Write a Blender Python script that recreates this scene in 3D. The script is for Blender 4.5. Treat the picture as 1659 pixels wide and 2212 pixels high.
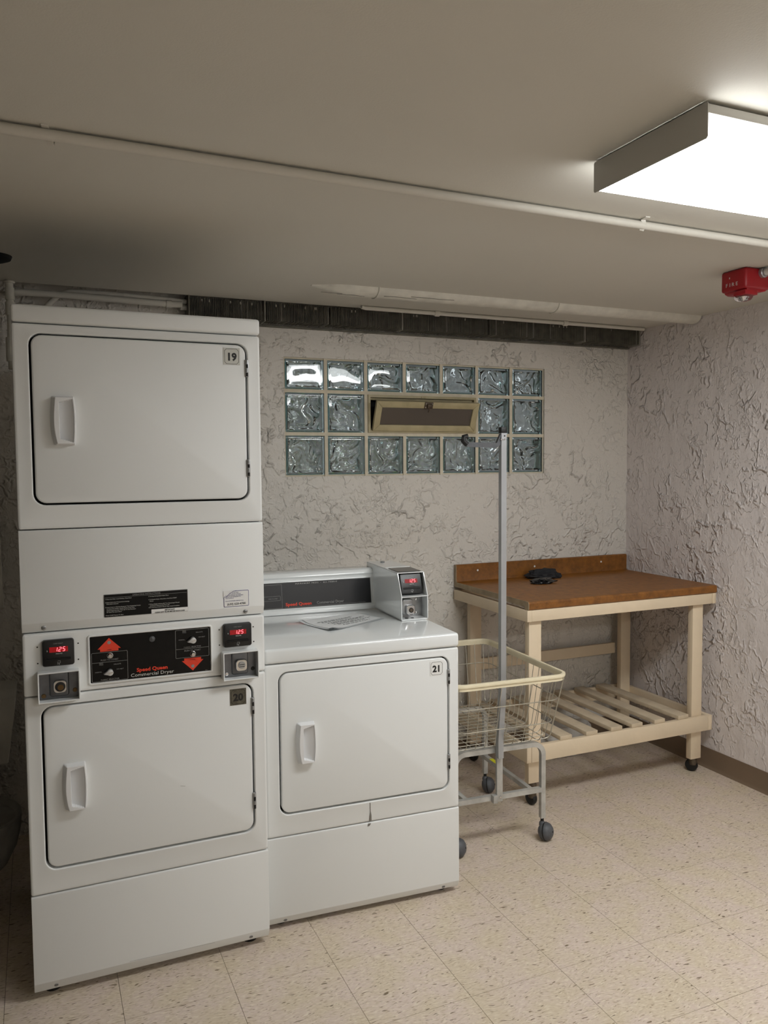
import bpy, bmesh, math, random
from mathutils import Vector, Matrix, noise

# ---------------------------------------------------------------- camera, world, exposure
S = bpy.context.scene
for o in list(bpy.data.objects): bpy.data.objects.remove(o)
COL = S.collection
PI = math.pi
cam_d = bpy.data.cameras.new('camera'); cam = bpy.data.objects.new('camera', cam_d); COL.objects.link(cam)
cam_d.sensor_fit = 'VERTICAL'; cam_d.sensor_height = 36.0; cam_d.sensor_width = 27.0
cam_d.lens = 1728.22 * 36.0 / 2212.0
cam_d.clip_start = 0.02; cam_d.clip_end = 200
Rv, Uv, Fv = Vector((0.9166972, -0.3994989, -0.0081732)), Vector((0.0313175, 0.0514401, 0.9981849)), Vector((0.3983534, 0.9152893, -0.0596663))
cam.matrix_world = Matrix(((Rv.x, Uv.x, -Fv.x, 0.04755), (Rv.y, Uv.y, -Fv.y, -2.40394), (Rv.z, Uv.z, -Fv.z, 1.52164), (0, 0, 0, 1)))
S.camera = cam
W = bpy.data.worlds.new('World'); S.world = W; W.use_nodes = True
wb = W.node_tree.nodes['Background']; wb.inputs[0].default_value = (0.86, 0.88, 0.92, 1); wb.inputs[1].default_value = 0.62
cy = S.cycles; cy.max_bounces = 10; cy.diffuse_bounces = 4; cy.glossy_bounces = 3; cy.transmission_bounces = 9; cy.transparent_max_bounces = 4
cy.adaptive_threshold = 0.05; cy.caustics_reflective = False
LAMP = 11.0                      # strength of the fluorescent lenses
S.view_settings.view_transform = 'Standard'; S.view_settings.look = 'None'
S.view_settings.exposure = 1.0; S.view_settings.gamma = 1.0; S.view_settings.use_curve_mapping = False

XR, YB, ZC = 3.078, 1.157, 2.237           # right wall, back wall, ceiling
XL, YF = -.70, -4.6                        # left wall, wall behind the camera

# ---------------------------------------------------------------- materials
MATS = {}
def nm(name):
    m = bpy.data.materials.new(name); m.use_nodes = True
    nt = m.node_tree; b = nt.nodes['Principled BSDF']; MATS[name] = m
    return m, nt, b
def N(nt, t, **kw):
    n = nt.nodes.new(t)
    for k, v in kw.items():
        if k.startswith('i_'): n.inputs[k[2:].replace('_', ' ')].default_value = v
        else: setattr(n, k, v)
    return n
def lk(nt, a, ai, b, bi): nt.links.new(a.outputs[ai], b.inputs[bi])
def srgb(r, g, b):
    f = lambda c: (c/255/12.92) if c/255 <= .04045 else ((c/255+.055)/1.055)**2.4
    return (f(r), f(g), f(b), 1)
def simple(name, col, rough=.5, metal=0, spec=.5, bump=0, bscale=200, var=0, vscale=8, emit=None, es=1, coat=0, alpha=1, trans=0, ior=1.5):
    m, nt, b = nm(name)
    b.inputs['Base Color'].default_value = col; b.inputs['Roughness'].default_value = rough
    b.inputs['Metallic'].default_value = metal; b.inputs['Specular IOR Level'].default_value = spec
    b.inputs['Coat Weight'].default_value = coat; b.inputs['Coat Roughness'].default_value = .08
    b.inputs['Transmission Weight'].default_value = trans; b.inputs['IOR'].default_value = ior
    b.inputs['Alpha'].default_value = alpha
    if emit: b.inputs['Emission Color'].default_value = emit; b.inputs['Emission Strength'].default_value = es
    if bump or var:
        tc = N(nt, 'ShaderNodeTexCoord')
    if bump:
        n = N(nt, 'ShaderNodeTexNoise', i_Scale=bscale, i_Detail=3.0); lk(nt, tc, 'Object', n, 'Vector')
        bp = N(nt, 'ShaderNodeBump', i_Strength=1.0, i_Distance=bump); lk(nt, n, 'Fac', bp, 'Height'); lk(nt, bp, 'Normal', b, 'Normal')
    if var:
        n2 = N(nt, 'ShaderNodeTexNoise', i_Scale=vscale, i_Detail=5.0); lk(nt, tc, 'Object', n2, 'Vector')
        mx = N(nt, 'ShaderNodeMix', data_type='RGBA')
        mr = N(nt, 'ShaderNodeMapRange'); mr.inputs['From Min'].default_value = .35; mr.inputs['From Max'].default_value = .7
        lk(nt, n2, 'Fac', mr, 'Value'); lk(nt, mr, 'Result', mx, 'Factor')
        mx.inputs['A'].default_value = col; mx.inputs['B'].default_value = (col[0]*(1-var), col[1]*(1-var), col[2]*(1-var), 1)
        lk(nt, mx, 'Result', b, 'Base Color')
    return m
simple('enamel', srgb(228, 230, 229), rough=.46, bump=.00012, bscale=900)
simple('enamel_gloss', srgb(228, 231, 231), rough=.16, bump=.00004, bscale=600, coat=.6)
simple('handle_plastic', srgb(228, 229, 230), rough=.32)
simple('dark_gap', srgb(28, 26, 24), rough=.8)
simple('grey_seal', srgb(70, 66, 62), rough=.7)
simple('fascia_black', srgb(7, 7, 8), rough=.2, spec=.25)
simple('fascia_gloss', srgb(34, 35, 38), rough=.22)
simple('print_white', srgb(205, 205, 200), rough=.5)
simple('print_grey', srgb(140, 140, 138), rough=.5)
simple('print_red', srgb(226, 62, 34), rough=.45)
simple('print_red_dark', srgb(120, 24, 14), rough=.5)
simple('print_black', srgb(14, 14, 14), rough=.5)
simple('print_blue', srgb(32, 30, 110), rough=.5)
simple('label_white', srgb(232, 232, 230), rough=.45)
simple('label_silver', srgb(168, 166, 158), rough=.3, metal=.5)
simple('label_dark_silver', srgb(104, 101, 90), rough=.28, metal=.6, var=.5, vscale=80)
simple('led_window', srgb(60, 4, 6), rough=.25, emit=srgb(150, 6, 14), es=.35)
simple('led', srgb(255, 90, 90), emit=(1, .10, .13, 1), es=2.0)
simple('black_plastic', srgb(9, 9, 10), rough=.34, bump=.0001, bscale=700)
simple('zinc', srgb(172, 173, 174), rough=.33, metal=.6, var=.25, vscale=40)
simple('dark_shaded_zinc', srgb(112, 114, 118), rough=.36, metal=.8, var=.25, vscale=40)  # dark grey zinc, with the shade inside the coin slides put into it
simple('knob_metal', srgb(205, 206, 206), rough=.28, metal=.35)
simple('chrome', srgb(205, 205, 205), rough=.14, metal=1)
simple('brass', srgb(110, 88, 60), rough=.4, metal=.9)
simple('steel_tube', srgb(200, 200, 196), rough=.38, metal=.4, var=.3, vscale=22, bump=.0002, bscale=120)
simple('pole_steel', srgb(178, 181, 184), rough=.34, metal=.55, var=.12, vscale=10)
simple('wire_steel', srgb(190, 184, 168), rough=.35, metal=.4, var=.35, vscale=30)
simple('rim_vinyl', srgb(236, 225, 194), rough=.42, var=.12, vscale=14, bump=.0006, bscale=60)
simple('caster_grey', srgb(88, 90, 94), rough=.5, var=.25, vscale=60)
simple('rubber_black', srgb(18, 18, 18), rough=.5)
simple('slat_paint', srgb(214, 197, 170), rough=.6, bump=.0006, bscale=60, var=.22, vscale=14)
simple('table_paint', srgb(230, 212, 184), rough=.5, bump=.0004, bscale=60, var=.07, vscale=9)
simple('table_edge_raw', srgb(170, 152, 124), rough=.7, bump=.0005, bscale=90, var=.2, vscale=30)
simple('baseboard_brown', srgb(124, 105, 86), rough=.5, var=.1, vscale=5)
simple('fixture_metal', srgb(200, 198, 192), rough=.45)
simple('pipe_paint', srgb(214, 211, 202), rough=.5, bump=.0008, bscale=45)
simple('pipe_plaster', srgb(226, 223, 212), rough=.6, bump=.003, bscale=28, var=.15, vscale=20)
simple('fin_metal', srgb(116, 113, 101), rough=.6, metal=.1, var=.45, vscale=25)
simple('fin_chipped', srgb(158, 155, 144), rough=.6, var=.3, vscale=40)
simple('sash_paint', srgb(190, 178, 140), rough=.38, var=.2, vscale=20)
simple('vent_pane', srgb(88, 80, 72), rough=.25, bump=.0002, bscale=1500)
simple('latch_metal', srgb(104, 92, 78), rough=.45, metal=.6, var=.3, vscale=80)
simple('mortar', srgb(226, 217, 196), rough=.85, bump=.001, bscale=120, var=.15, vscale=25)
simple('alarm_red', srgb(152, 18, 28), rough=.38)
simple('alarm_clear', (1, 1, 1, 1), rough=.04, trans=1.0, ior=1.45)
simple('black_cloth', srgb(24, 25, 30), rough=.75, bump=.0006, bscale=300)
simple('black_plastic_film', srgb(20, 20, 22), rough=.25)
simple('white_film', srgb(196, 194, 190), rough=.3, bump=.001, bscale=60)
simple('paper', srgb(228, 230, 230), rough=.35)
simple('film_sleeve', srgb(214, 218, 220), rough=.12)
simple('outside_ground', srgb(120, 118, 108), rough=.9, var=.4, vscale=6)
simple('sky_screen_grey', srgb(122, 124, 124), rough=.9, var=.3, vscale=3)
simple('leaf', srgb(128, 190, 66), rough=.5, var=.5, vscale=12)
simple('stem', srgb(86, 66, 46), rough=.8)
simple('tub_white', srgb(222, 219, 211), rough=.4, var=.15, vscale=8)
simple('tub_grey', srgb(158, 155, 150), rough=.5, var=.3, vscale=14)
simple('grout', srgb(84, 72, 58), rough=.9)
simple('yellow_label', srgb(226, 222, 40), rough=.4)
simple('low_bounce_grey', srgb(112, 108, 100), rough=.9, bump=.002, bscale=30, var=.3, vscale=4)  # dark grey chosen to cut light bounced off the unseen left wall
simple('dirt', srgb(120, 116, 110), rough=.9)
simple('black_hole', srgb(8, 8, 8), rough=.9)

# lens of the lamp: a lamp, so it emits
m, nt, b = nm('lens')
b.inputs['Base Color'].default_value = (.9, .9, .9, 1); b.inputs['Roughness'].default_value = .3
b.inputs['Emission Color'].default_value = (.965, .985, .985, 1); b.inputs['Emission Strength'].default_value = LAMP

m, nt, b = nm('lens_side')
b.inputs['Base Color'].default_value = (.9, .9, .9, 1); b.inputs['Roughness'].default_value = .3
b.inputs['Emission Color'].default_value = (.965, .985, .985, 1); b.inputs['Emission Strength'].default_value = LAMP*.36

for k_ in ('led', 'led_window'): MATS[k_].cycles.emission_sampling = 'NONE'
# rippled plaster of the walls
def plaster(name, col, col2, seed, amt, k_plate, k_ridge, stretch):
    m, nt, b = nm(name)
    tc = N(nt, 'ShaderNodeTexCoord'); mp = N(nt, 'ShaderNodeMapping'); mp.inputs['Location'].default_value = (seed, seed*.7, seed*.3); mp.inputs['Scale'].default_value = (1, 1, stretch)
    lk(nt, tc, 'Object', mp, 'Vector')
    def warp(src, scale, amp, det=3.0):
        nz = N(nt, 'ShaderNodeTexNoise', i_Scale=scale, i_Detail=det, i_Roughness=.62); lk(nt, src, 'Vector', nz, 'Vector')
        sub = N(nt, 'ShaderNodeVectorMath', operation='SUBTRACT'); lk(nt, nz, 'Color', sub, 0); sub.inputs[1].default_value = (.5, .5, .5)
        sc = N(nt, 'ShaderNodeVectorMath', operation='SCALE'); lk(nt, sub, 'Vector', sc, 0); sc.inputs['Scale'].default_value = amp
        ad = N(nt, 'ShaderNodeVectorMath', operation='ADD'); lk(nt, src, 'Vector', ad, 0); lk(nt, sc, 'Vector', ad, 1); return ad
    def noise_(src, scale, det=3.0, off=0, rough=.6):
        q = N(nt, 'ShaderNodeMapping'); q.inputs['Location'].default_value = (off, off*1.3, off*.6); lk(nt, src, 'Vector', q, 'Vector')
        n = N(nt, 'ShaderNodeTexNoise', i_Scale=scale, i_Detail=det, i_Roughness=rough); lk(nt, q, 'Vector', n, 'Vector'); return n
    def rng(src, sock, a, c, t0=0, t1=1, smooth=True):
        r = N(nt, 'ShaderNodeMapRange', interpolation_type='SMOOTHSTEP' if smooth else 'LINEAR'); lk(nt, src, sock, r, 'Value')
        r.inputs['From Min'].default_value = a; r.inputs['From Max'].default_value = c; r.inputs['To Min'].default_value = t0; r.inputs['To Max'].default_value = t1; return r
    def op(o, a, c):
        x = N(nt, 'ShaderNodeMath', operation=o)
        for i, v_ in enumerate((a, c)):
            if isinstance(v_, (int, float)): x.inputs[i].default_value = v_
            else: lk(nt, v_, 0, x, i)
        return x
    w1 = warp(mp, 5.0, .22, 3.0); w2 = warp(mp, 14.0, .05, 2.0)
    tot = None
    bigR = rng(noise_(mp, 2.1, 1.0, 4), 0, .34, .58, .30, 1); bigP = rng(noise_(mp, 1.7, 1.0, 7), 0, .42, .60)
    # broken ridges along cell borders
    for (src, scale, w, ms, thr, h, off) in ((w1, 10.0, .10, 7.0, .52, 1.0, 1), (w2, 19.0, .15, 10.0, .515, .62, 5), (w1, 38.0, .2, 14.0, .52, .3, 9)):
        vo = N(nt, 'ShaderNodeTexVoronoi', feature='DISTANCE_TO_EDGE', i_Scale=scale); lk(nt, src, 'Vector', vo, 'Vector')
        r = rng(vo, 'Distance', 0, w, 1, 0); mk = rng(noise_(mp, ms, 3.0, off, .75), 0, thr, thr+.09)
        big = bigR
        t_ = op('MULTIPLY', op('MULTIPLY', op('MULTIPLY', r, mk), big), h*k_ridge); tot = t_ if tot is None else op('ADD', tot, t_)
    # trowelled flakes with one sharp edge
    for (scale, thr, h, off) in ((7.5, .57, .8, 2), (13.0, .60, .6, 7)):
        n = noise_(w2, scale, 3.0, off, .62); a_ = rng(n, 0, thr, thr+.012); c_ = rng(n, 0, thr, thr+.16, 1, .15)
        big = bigP
        tot = op('ADD', tot, op('MULTIPLY', op('MULTIPLY', op('MULTIPLY', a_, c_), big), h*k_plate))
    tot = op('ADD', tot, op('MULTIPLY', noise_(mp, 150.0, 1.0), .13)); tot = op('ADD', tot, op('MULTIPLY', noise_(mp, 9.0, 1.0, 4), 1.3)); tot = op('ADD', tot, op('MULTIPLY', noise_(mp, 45.0, 1.0, 8), .35))
    bp = N(nt, 'ShaderNodeBump', i_Strength=1.0, i_Distance=amt); lk(nt, tot, 0, bp, 'Height'); lk(nt, bp, 'Normal', b, 'Normal')
    cn = noise_(mp, 1.6, 1.0)
    mx = N(nt, 'ShaderNodeMix', data_type='RGBA'); lk(nt, cn, 0, mx, 'Factor'); mx.inputs['A'].default_value = col; mx.inputs['B'].default_value = col2
    lk(nt, mx, 'Result', b, 'Base Color'); b.inputs['Roughness'].default_value = .42
plaster('plaster_back', srgb(224, 219, 211), srgb(214, 210, 203), 3.1, .0064, .5, 1.1, 1.0)
plaster('plaster_right', srgb(228, 220, 217), srgb(218, 211, 209), 9.7, .0074, .6, 1.3, .8)

# ceiling paint
m, nt, b = nm('ceiling_paint')
tc = N(nt, 'ShaderNodeTexCoord'); n1 = N(nt, 'ShaderNodeTexNoise', i_Scale=260.0, i_Detail=2.0); lk(nt, tc, 'Object', n1, 'Vector')
n2 = N(nt, 'ShaderNodeTexNoise', i_Scale=1.5, i_Detail=2.0); lk(nt, tc, 'Object', n2, 'Vector')
bp = N(nt, 'ShaderNodeBump', i_Strength=.6, i_Distance=.0004); lk(nt, n1, 'Fac', bp, 'Height'); lk(nt, bp, 'Normal', b, 'Normal')
mx = N(nt, 'ShaderNodeMix', data_type='RGBA'); lk(nt, n2, 'Fac', mx, 'Factor'); mx.inputs['A'].default_value = srgb(216, 212, 202); mx.inputs['B'].default_value = srgb(208, 205, 195)
lk(nt, mx, 'Result', b, 'Base Color'); b.inputs['Roughness'].default_value = .7

# vinyl floor tile with short dark flecks
def tile_mat():
    m, nt, b = nm('vinyl_tile')
    geo = N(nt, 'ShaderNodeNewGeometry'); oi = N(nt, 'ShaderNodeObjectInfo')
    of = N(nt, 'ShaderNodeVectorMath', operation='SCALE'); of.inputs['Scale'].default_value = 37.0
    cb = N(nt, 'ShaderNodeCombineXYZ'); lk(nt, oi, 'Random', cb, 'X'); lk(nt, oi, 'Random', cb, 'Y'); lk(nt, cb, 'Vector', of, 0)
    ad = N(nt, 'ShaderNodeVectorMath', operation='ADD'); lk(nt, geo, 'Position', ad, 0); lk(nt, of, 'Vector', ad, 1)
    wz = N(nt, 'ShaderNodeTexNoise', i_Scale=9.0, i_Detail=2.0); lk(nt, ad, 'Vector', wz, 'Vector')
    ws = N(nt, 'ShaderNodeVectorMath', operation='SCALE'); lk(nt, wz, 'Color', ws, 0); ws.inputs['Scale'].default_value = .05
    ad2 = N(nt, 'ShaderNodeVectorMath', operation='ADD'); lk(nt, ad, 'Vector', ad2, 0); lk(nt, ws, 'Vector', ad2, 1)
    def streak(sx, sy, lo, hi, off):
        mp = N(nt, 'ShaderNodeMapping'); mp.inputs['Scale'].default_value = (sx, sy, 1); mp.inputs['Location'].default_value = (off, off, 0); mp.inputs['Rotation'].default_value = (0, 0, .12)
        lk(nt, ad2, 'Vector', mp, 'Vector')
        n = N(nt, 'ShaderNodeTexNoise', i_Scale=1.0, i_Detail=1.5); lk(nt, mp, 'Vector', n, 'Vector')
        r = N(nt, 'ShaderNodeMapRange'); lk(nt, n, 'Fac', r, 'Value'); r.inputs['From Min'].default_value = lo; r.inputs['From Max'].default_value = hi
        return r
    base = N(nt, 'ShaderNodeMix', data_type='RGBA'); big = N(nt, 'ShaderNodeTexNoise', i_Scale=9.0, i_Detail=3.0); lk(nt, geo, 'Position', big, 'Vector')
    rb = N(nt, 'ShaderNodeMapRange'); rb.inputs['From Min'].default_value = .38; rb.inputs['From Max'].default_value = .62; lk(nt, big, 'Fac', rb, 'Value')
    lk(nt, rb, 'Result', base, 'Factor'); base.inputs['A'].default_value = srgb(208, 193, 170); base.inputs['B'].default_value = srgb(211, 194, 182)
    cur = base
    for (sx, sy, lo, hi, off, c, f) in ((55, 170, .50, .70, 3, srgb(228, 217, 198), .65), (60, 190, .54, .70, 21, srgb(184, 166, 140), .7),
                                         (32, 130, .66, .71, 9, srgb(110, 94, 72), .95), (50, 210, .64, .71, 33, srgb(140, 122, 96), .9)):
        s = streak(sx, sy, lo, hi, off); mu = N(nt, 'ShaderNodeMath', operation='MULTIPLY'); lk(nt, s, 'Result', mu, 0); mu.inputs[1].default_value = f
        mx = N(nt, 'ShaderNodeMix', data_type='RGBA'); lk(nt, mu, 0, mx, 'Factor'); lk(nt, cur, 'Result', mx, 'A'); mx.inputs['B'].default_value = c; cur = mx
    hv = N(nt, 'ShaderNodeHueSaturation'); rr = N(nt, 'ShaderNodeMapRange'); lk(nt, oi, 'Random', rr, 'Value'); rr.inputs['To Min'].default_value = .985; rr.inputs['To Max'].default_value = 1.015
    lk(nt, rr, 'Result', hv, 'Value'); lk(nt, cur, 'Result', hv, 'Color'); lk(nt, hv, 'Color', b, 'Base Color')
    b.inputs['Roughness'].default_value = .42; b.inputs['Specular IOR Level'].default_value = .4
tile_mat()

# laminate
m, nt, b = nm('laminate')
tc = N(nt, 'ShaderNodeTexCoord'); n1 = N(nt, 'ShaderNodeTexNoise', i_Scale=26.0, i_Detail=8.0, i_Roughness=.75); lk(nt, tc, 'Object', n1, 'Vector')
cr = N(nt, 'ShaderNodeValToRGB'); cr.color_ramp.elements[0].position = .3; cr.color_ramp.elements[0].color = srgb(98, 60, 20)
cr.color_ramp.elements[1].position = .72; cr.color_ramp.elements[1].color = srgb(152, 98, 38)
lk(nt, n1, 'Fac', cr, 'Fac'); lk(nt, cr, 'Color', b, 'Base Color'); b.inputs['Roughness'].default_value = .36

# glass of the blocks
m, nt, b = nm('block_glass')
nt.nodes.remove(b); out = nt.nodes['Material Output']
gl = N(nt, 'ShaderNodeBsdfGlass', i_Roughness=.015, i_IOR=1.62); gl.inputs['Color'].default_value = (.955, .98, .98, 1)
lk(nt, gl, 'BSDF', out, 'Surface')
m, nt, b = nm('block_edge')
nt.nodes.remove(b); out = nt.nodes['Material Output']
gl = N(nt, 'ShaderNodeBsdfGlass', i_Roughness=.12, i_IOR=1.5); gl.inputs['Color'].default_value = (.80, .93, .92, 1)
lk(nt, gl, 'BSDF', out, 'Surface')

# ---------------------------------------------------------------- mesh builder
def rrect(x0, z0, x1, z1, r, n=6):
    r = max(min(r, (x1-x0)/2-1e-5, (z1-z0)/2-1e-5), 1e-5); P = []
    for cx, cz, a0 in ((x1-r, z1-r, 0), (x0+r, z1-r, 90), (x0+r, z0+r, 180), (x1-r, z0+r, 270)):
        for i in range(n+1):
            a = math.radians(a0 + 90*i/n); P.append((cx+r*math.cos(a), cz+r*math.sin(a)))
    return P
class MB:
    def __init__(s): s.bm = bmesh.new(); s.mats = []
    def mi(s, mat):
        if mat not in s.mats: s.mats.append(mat)
        return s.mats.index(mat)
    def faces(s, vs, fs, mat):
        V = [s.bm.verts.new(v) for v in vs]; k = s.mi(mat); out = []
        for f in fs:
            try: F = s.bm.faces.new([V[i] for i in f]); F.material_index = k; out.append(F)
            except ValueError: pass
        return V, out
    def box(s, a, b, mat, bev=0, seg=2, M=None):
        x0, y0, z0 = [min(p, q) for p, q in zip(a, b)]; x1, y1, z1 = [max(p, q) for p, q in zip(a, b)]
        vs = [(x, y, z) for x in (x0, x1) for y in (y0, y1) for z in (z0, z1)]
        V, F = s.faces(vs, [(0, 1, 3, 2), (4, 6, 7, 5), (0, 4, 5, 1), (2, 3, 7, 6), (0, 2, 6, 4), (1, 5, 7, 3)], mat)
        if M: bmesh.ops.transform(s.bm, matrix=M, verts=V)
        if bev:
            E = list({e for f in F for e in f.edges})
            bmesh.ops.bevel(s.bm, geom=E, offset=bev, segments=seg, profile=.5, affect='EDGES', material=s.mi(mat))
        return s
    def prism(s, poly, ax, a, b, mat, bev=0, M=None, seg=2):
        # poly: 2D points; ax: axis of extrusion
        def P(u, w, t):
            return {'X': (t, u, w), 'Y': (u, t, w), 'Z': (u, w, t)}[ax]
        n = len(poly); vs = [P(u, w, a) for u, w in poly] + [P(u, w, b) for u, w in poly]
        fs = [tuple(range(n)), tuple(range(2*n-1, n-1, -1))] + [(i, i+n, (i+1) % n+n, (i+1) % n) for i in range(n)]
        V, F = s.faces(vs, fs, mat)
        if M: bmesh.ops.transform(s.bm, matrix=M, verts=V)
        if bev:
            E = list({e for f in F for e in f.edges})
            bmesh.ops.bevel(s.bm, geom=E, offset=bev, segments=seg, profile=.5, affect='EDGES', material=s.mi(mat))
        return s
    def loft(s, loops, mat, cap0=False, cap1=False, closed=True):
        k = s.mi(mat); L = [[s.bm.verts.new(p) for p in lp] for lp in loops]; n = len(L[0])
        for a, b in zip(L, L[1:]):
            for i in range(n if closed else n-1):
                j = (i+1) % n
                try: f = s.bm.faces.new((a[i], a[j], b[j], b[i])); f.material_index = k
                except ValueError: pass
        for c, lp in ((cap0, L[0]), (cap1, L[-1])):
            if c:
                f = s.bm.faces.new(lp); f.material_index = s.mi(c) if isinstance(c, str) else k
        return s
    def plate(s, x0, z0, x1, z1, r, prof, mat, cap0=False, cap1=False, n=6):
        # prof: (inset, y) pairs; rounded rectangle loops in the XZ plane
        return s.loft([[(x, y, z) for x, z in rrect(x0+i, z0+i, x1-i, z1-i, max(r-i, .0005), n)] for i, y in prof], mat, cap0, cap1)
    def tube(s, pts, r, mat, n=10, closed=False, square=False, caps=True, prof=None):
        pts = [Vector(p) for p in pts]; m = len(pts)
        if prof is None:
            if square: prof = [(r, r), (-r, r), (-r, -r), (r, -r)]; 
            else: prof = [(r*math.cos(2*PI*i/n), r*math.sin(2*PI*i/n)) for i in range(n)]
        T = []
        for i in range(m):
            a = pts[i-1] if (i or closed) else pts[0]; c = pts[(i+1) % m] if (i < m-1 or closed) else pts[-1]
            T.append((c-a).normalized())
        ref = Vector((0, 0, 1)) if abs(T[0].z) < .9 else Vector((0, 1, 0))
        u = (ref - T[0]*ref.dot(T[0])).normalized(); loops = []
        for i in range(m):
            u = (u - T[i]*u.dot(T[i])).normalized(); w = T[i].cross(u)
            sc = 1
            if 0 < i < m-1 or closed:
                d1 = (pts[i]-pts[i-1]).normalized(); cs = max(.5, d1.dot(T[i])); sc = 1/cs
            loops.append([tuple(pts[i] + u*(q*(1)) + w*p) for p, q in prof])
        if closed: loops.append(loops[0])
        if closed:
            k = s.mi(mat); L = [[s.bm.verts.new(p) for p in lp] for lp in loops[:-1]]; L.append(L[0]); nn = len(prof)
            for a, b in zip(L, L[1:]):
                for i in range(nn):
                    j = (i+1) % nn
                    try: f = s.bm.faces.new((a[i], a[j], b[j], b[i])); f.material_index = k
                    except ValueError: pass
            return s
        return s.loft(loops, mat, caps, caps)
    def lathe(s, prof, c, ax, mat, n=20):
        # prof: (radius, height) along ax from centre c
        c = Vector(c); ax = Vector(ax).normalized(); ref = Vector((0, 0, 1)) if abs(ax.z) < .9 else Vector((1, 0, 0))
        u = ax.cross(ref).normalized(); w = ax.cross(u)
        loops = [[tuple(c + ax*h + u*(max(r, 1e-5)*math.cos(2*PI*i/n)) + w*(max(r, 1e-5)*math.sin(2*PI*i/n))) for i in range(n)] for r, h in prof]
        return s.loft(loops, mat, True, True)
    def cyl(s, a, b, r, mat, n=16):
        a, b = Vector(a), Vector(b); return s.lathe([(r, 0), (r, (b-a).length)], a, b-a, mat, n)
    def text(s, body, x, z, y, size, mat, align='LEFT', sx=1, M=None, bold=0, depth=.0002, shear=0):
        cu = bpy.data.curves.new('t', 'FONT'); cu.body = body; cu.size = size; cu.align_x = align; cu.align_y = 'BOTTOM_BASELINE'
        cu.offset = bold; cu.extrude = depth; cu.resolution_u = 2; cu.shear = shear; cu.space_line = .95
        ob = bpy.data.objects.new('t', cu); COL.objects.link(ob)
        dg = bpy.context.evaluated_depsgraph_get(); me = bpy.data.meshes.new_from_object(ob.evaluated_get(dg))
        T = Matrix.Translation((x, y, z)) @ Matrix.Rotation(PI/2, 4, 'X') @ Matrix.Diagonal((sx, 1, 1, 1))
        if M: T = M @ T
        me.transform(T); k = s.mi(mat); n0 = len(s.bm.faces)
        s.bm.from_mesh(me); s.bm.faces.ensure_lookup_table()
        for f in s.bm.faces[n0:]: f.material_index = k
        bpy.data.objects.remove(ob); bpy.data.curves.remove(cu); bpy.data.meshes.remove(me)
        return s
    def build(s, name, parent=None, loc=None, rotz=0, smooth=38, recalc=True):
        if recalc: bmesh.ops.recalc_face_normals(s.bm, faces=s.bm.faces[:])
        a = math.radians(smooth)
        for f in s.bm.faces: f.smooth = True
        for e in s.bm.edges:
            if len(e.link_faces) == 2 and e.calc_face_angle(0) > a: e.smooth = False
        me = bpy.data.meshes.new(name); s.bm.to_mesh(me); s.bm.free()
        for mt in s.mats: me.materials.append(MATS[mt])
        o = bpy.data.objects.new(name, me); COL.objects.link(o)
        if parent: o.parent = parent
        if loc: o.location = loc
        o.rotation_euler = (0, 0, rotz)
        return o
def thing(name, label, cat, loc=(0, 0, 0), rotz=0, group=None):
    o = bpy.data.objects.new(name, None); COL.objects.link(o); o.location = loc; o.rotation_euler = (0, 0, rotz); o.empty_display_size = .05
    o['label'] = label; o['category'] = cat
    if group: o['group'] = group
    return o
def tag(o, label, cat, group=None):
    o['label'] = label; o['category'] = cat
    if group: o['group'] = group
    return o
def struct(o): o['kind'] = 'structure'; return o
def stuff(o): o['kind'] = 'stuff'; return o
def lab(o, l): o['label'] = l; return o
def copy_tree(o, parent=None, cat=None):
    c = o.copy(); COL.objects.link(c)
    if parent: c.parent = parent
    for ch in list(o.children): copy_tree(ch, c)
    return c
random.seed(4)

# ---------------------------------------------------------------- the room shell
WX0, WX1, WZ0, WZ1 = 1.104, 2.527, 1.467, 2.016         # glass block window
B = MB()                                                 # back wall with the window opening
for a, b_ in (((XL, YB, -.02), (WX0, YB+.12, 2.42)), ((WX1, YB, -.02), (XR+.12, YB+.12, 2.42)), ((WX0, YB, -.02), (WX1, YB+.12, WZ0)), ((WX0, YB, WZ1), (WX1, YB+.12, 2.42))):
    B.box(a, b_, 'plaster_back')
struct(B.build('wall_back'))
struct(MB().box((XR, YF, -.02), (XR+.12, YB, 2.42), 'plaster_right').build('wall_right'))
struct(MB().box((XL-.12, YF-.12, -.02), (XL, YB+.12, 2.42), 'low_bounce_grey').build('wall_left'))  # unseen wall, set close and dark so little light bounces past the dryer
struct(MB().box((XL, YF-.12, -.02), (XR+.12, YF, 2.42), 'plaster_back').build('wall_front'))
B = MB(); B.box((XL, YF, ZC), (XR, 1.045, ZC+.15), 'ceiling_paint'); B.box((XL, 1.045, 2.33), (XR, YB, 2.42), 'ceiling_paint')
struct(B.build('ceiling'))
B = MB(); prof = [(XR, .0985), (XR-.003, .0985), (XR-.004, .016), (XR-.009, .006), (XR-.016, .0), (XR, .0)]
B.prism([(x, z) for x, z in prof], 'Y', YF, YB, 'baseboard_brown'); struct(B.build('baseboard_right'))
B = MB(); B.box((1.95, YB-.004, 0), (XR-.003, YB, .0985), 'baseboard_brown'); struct(B.build('baseboard_back'))
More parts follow.
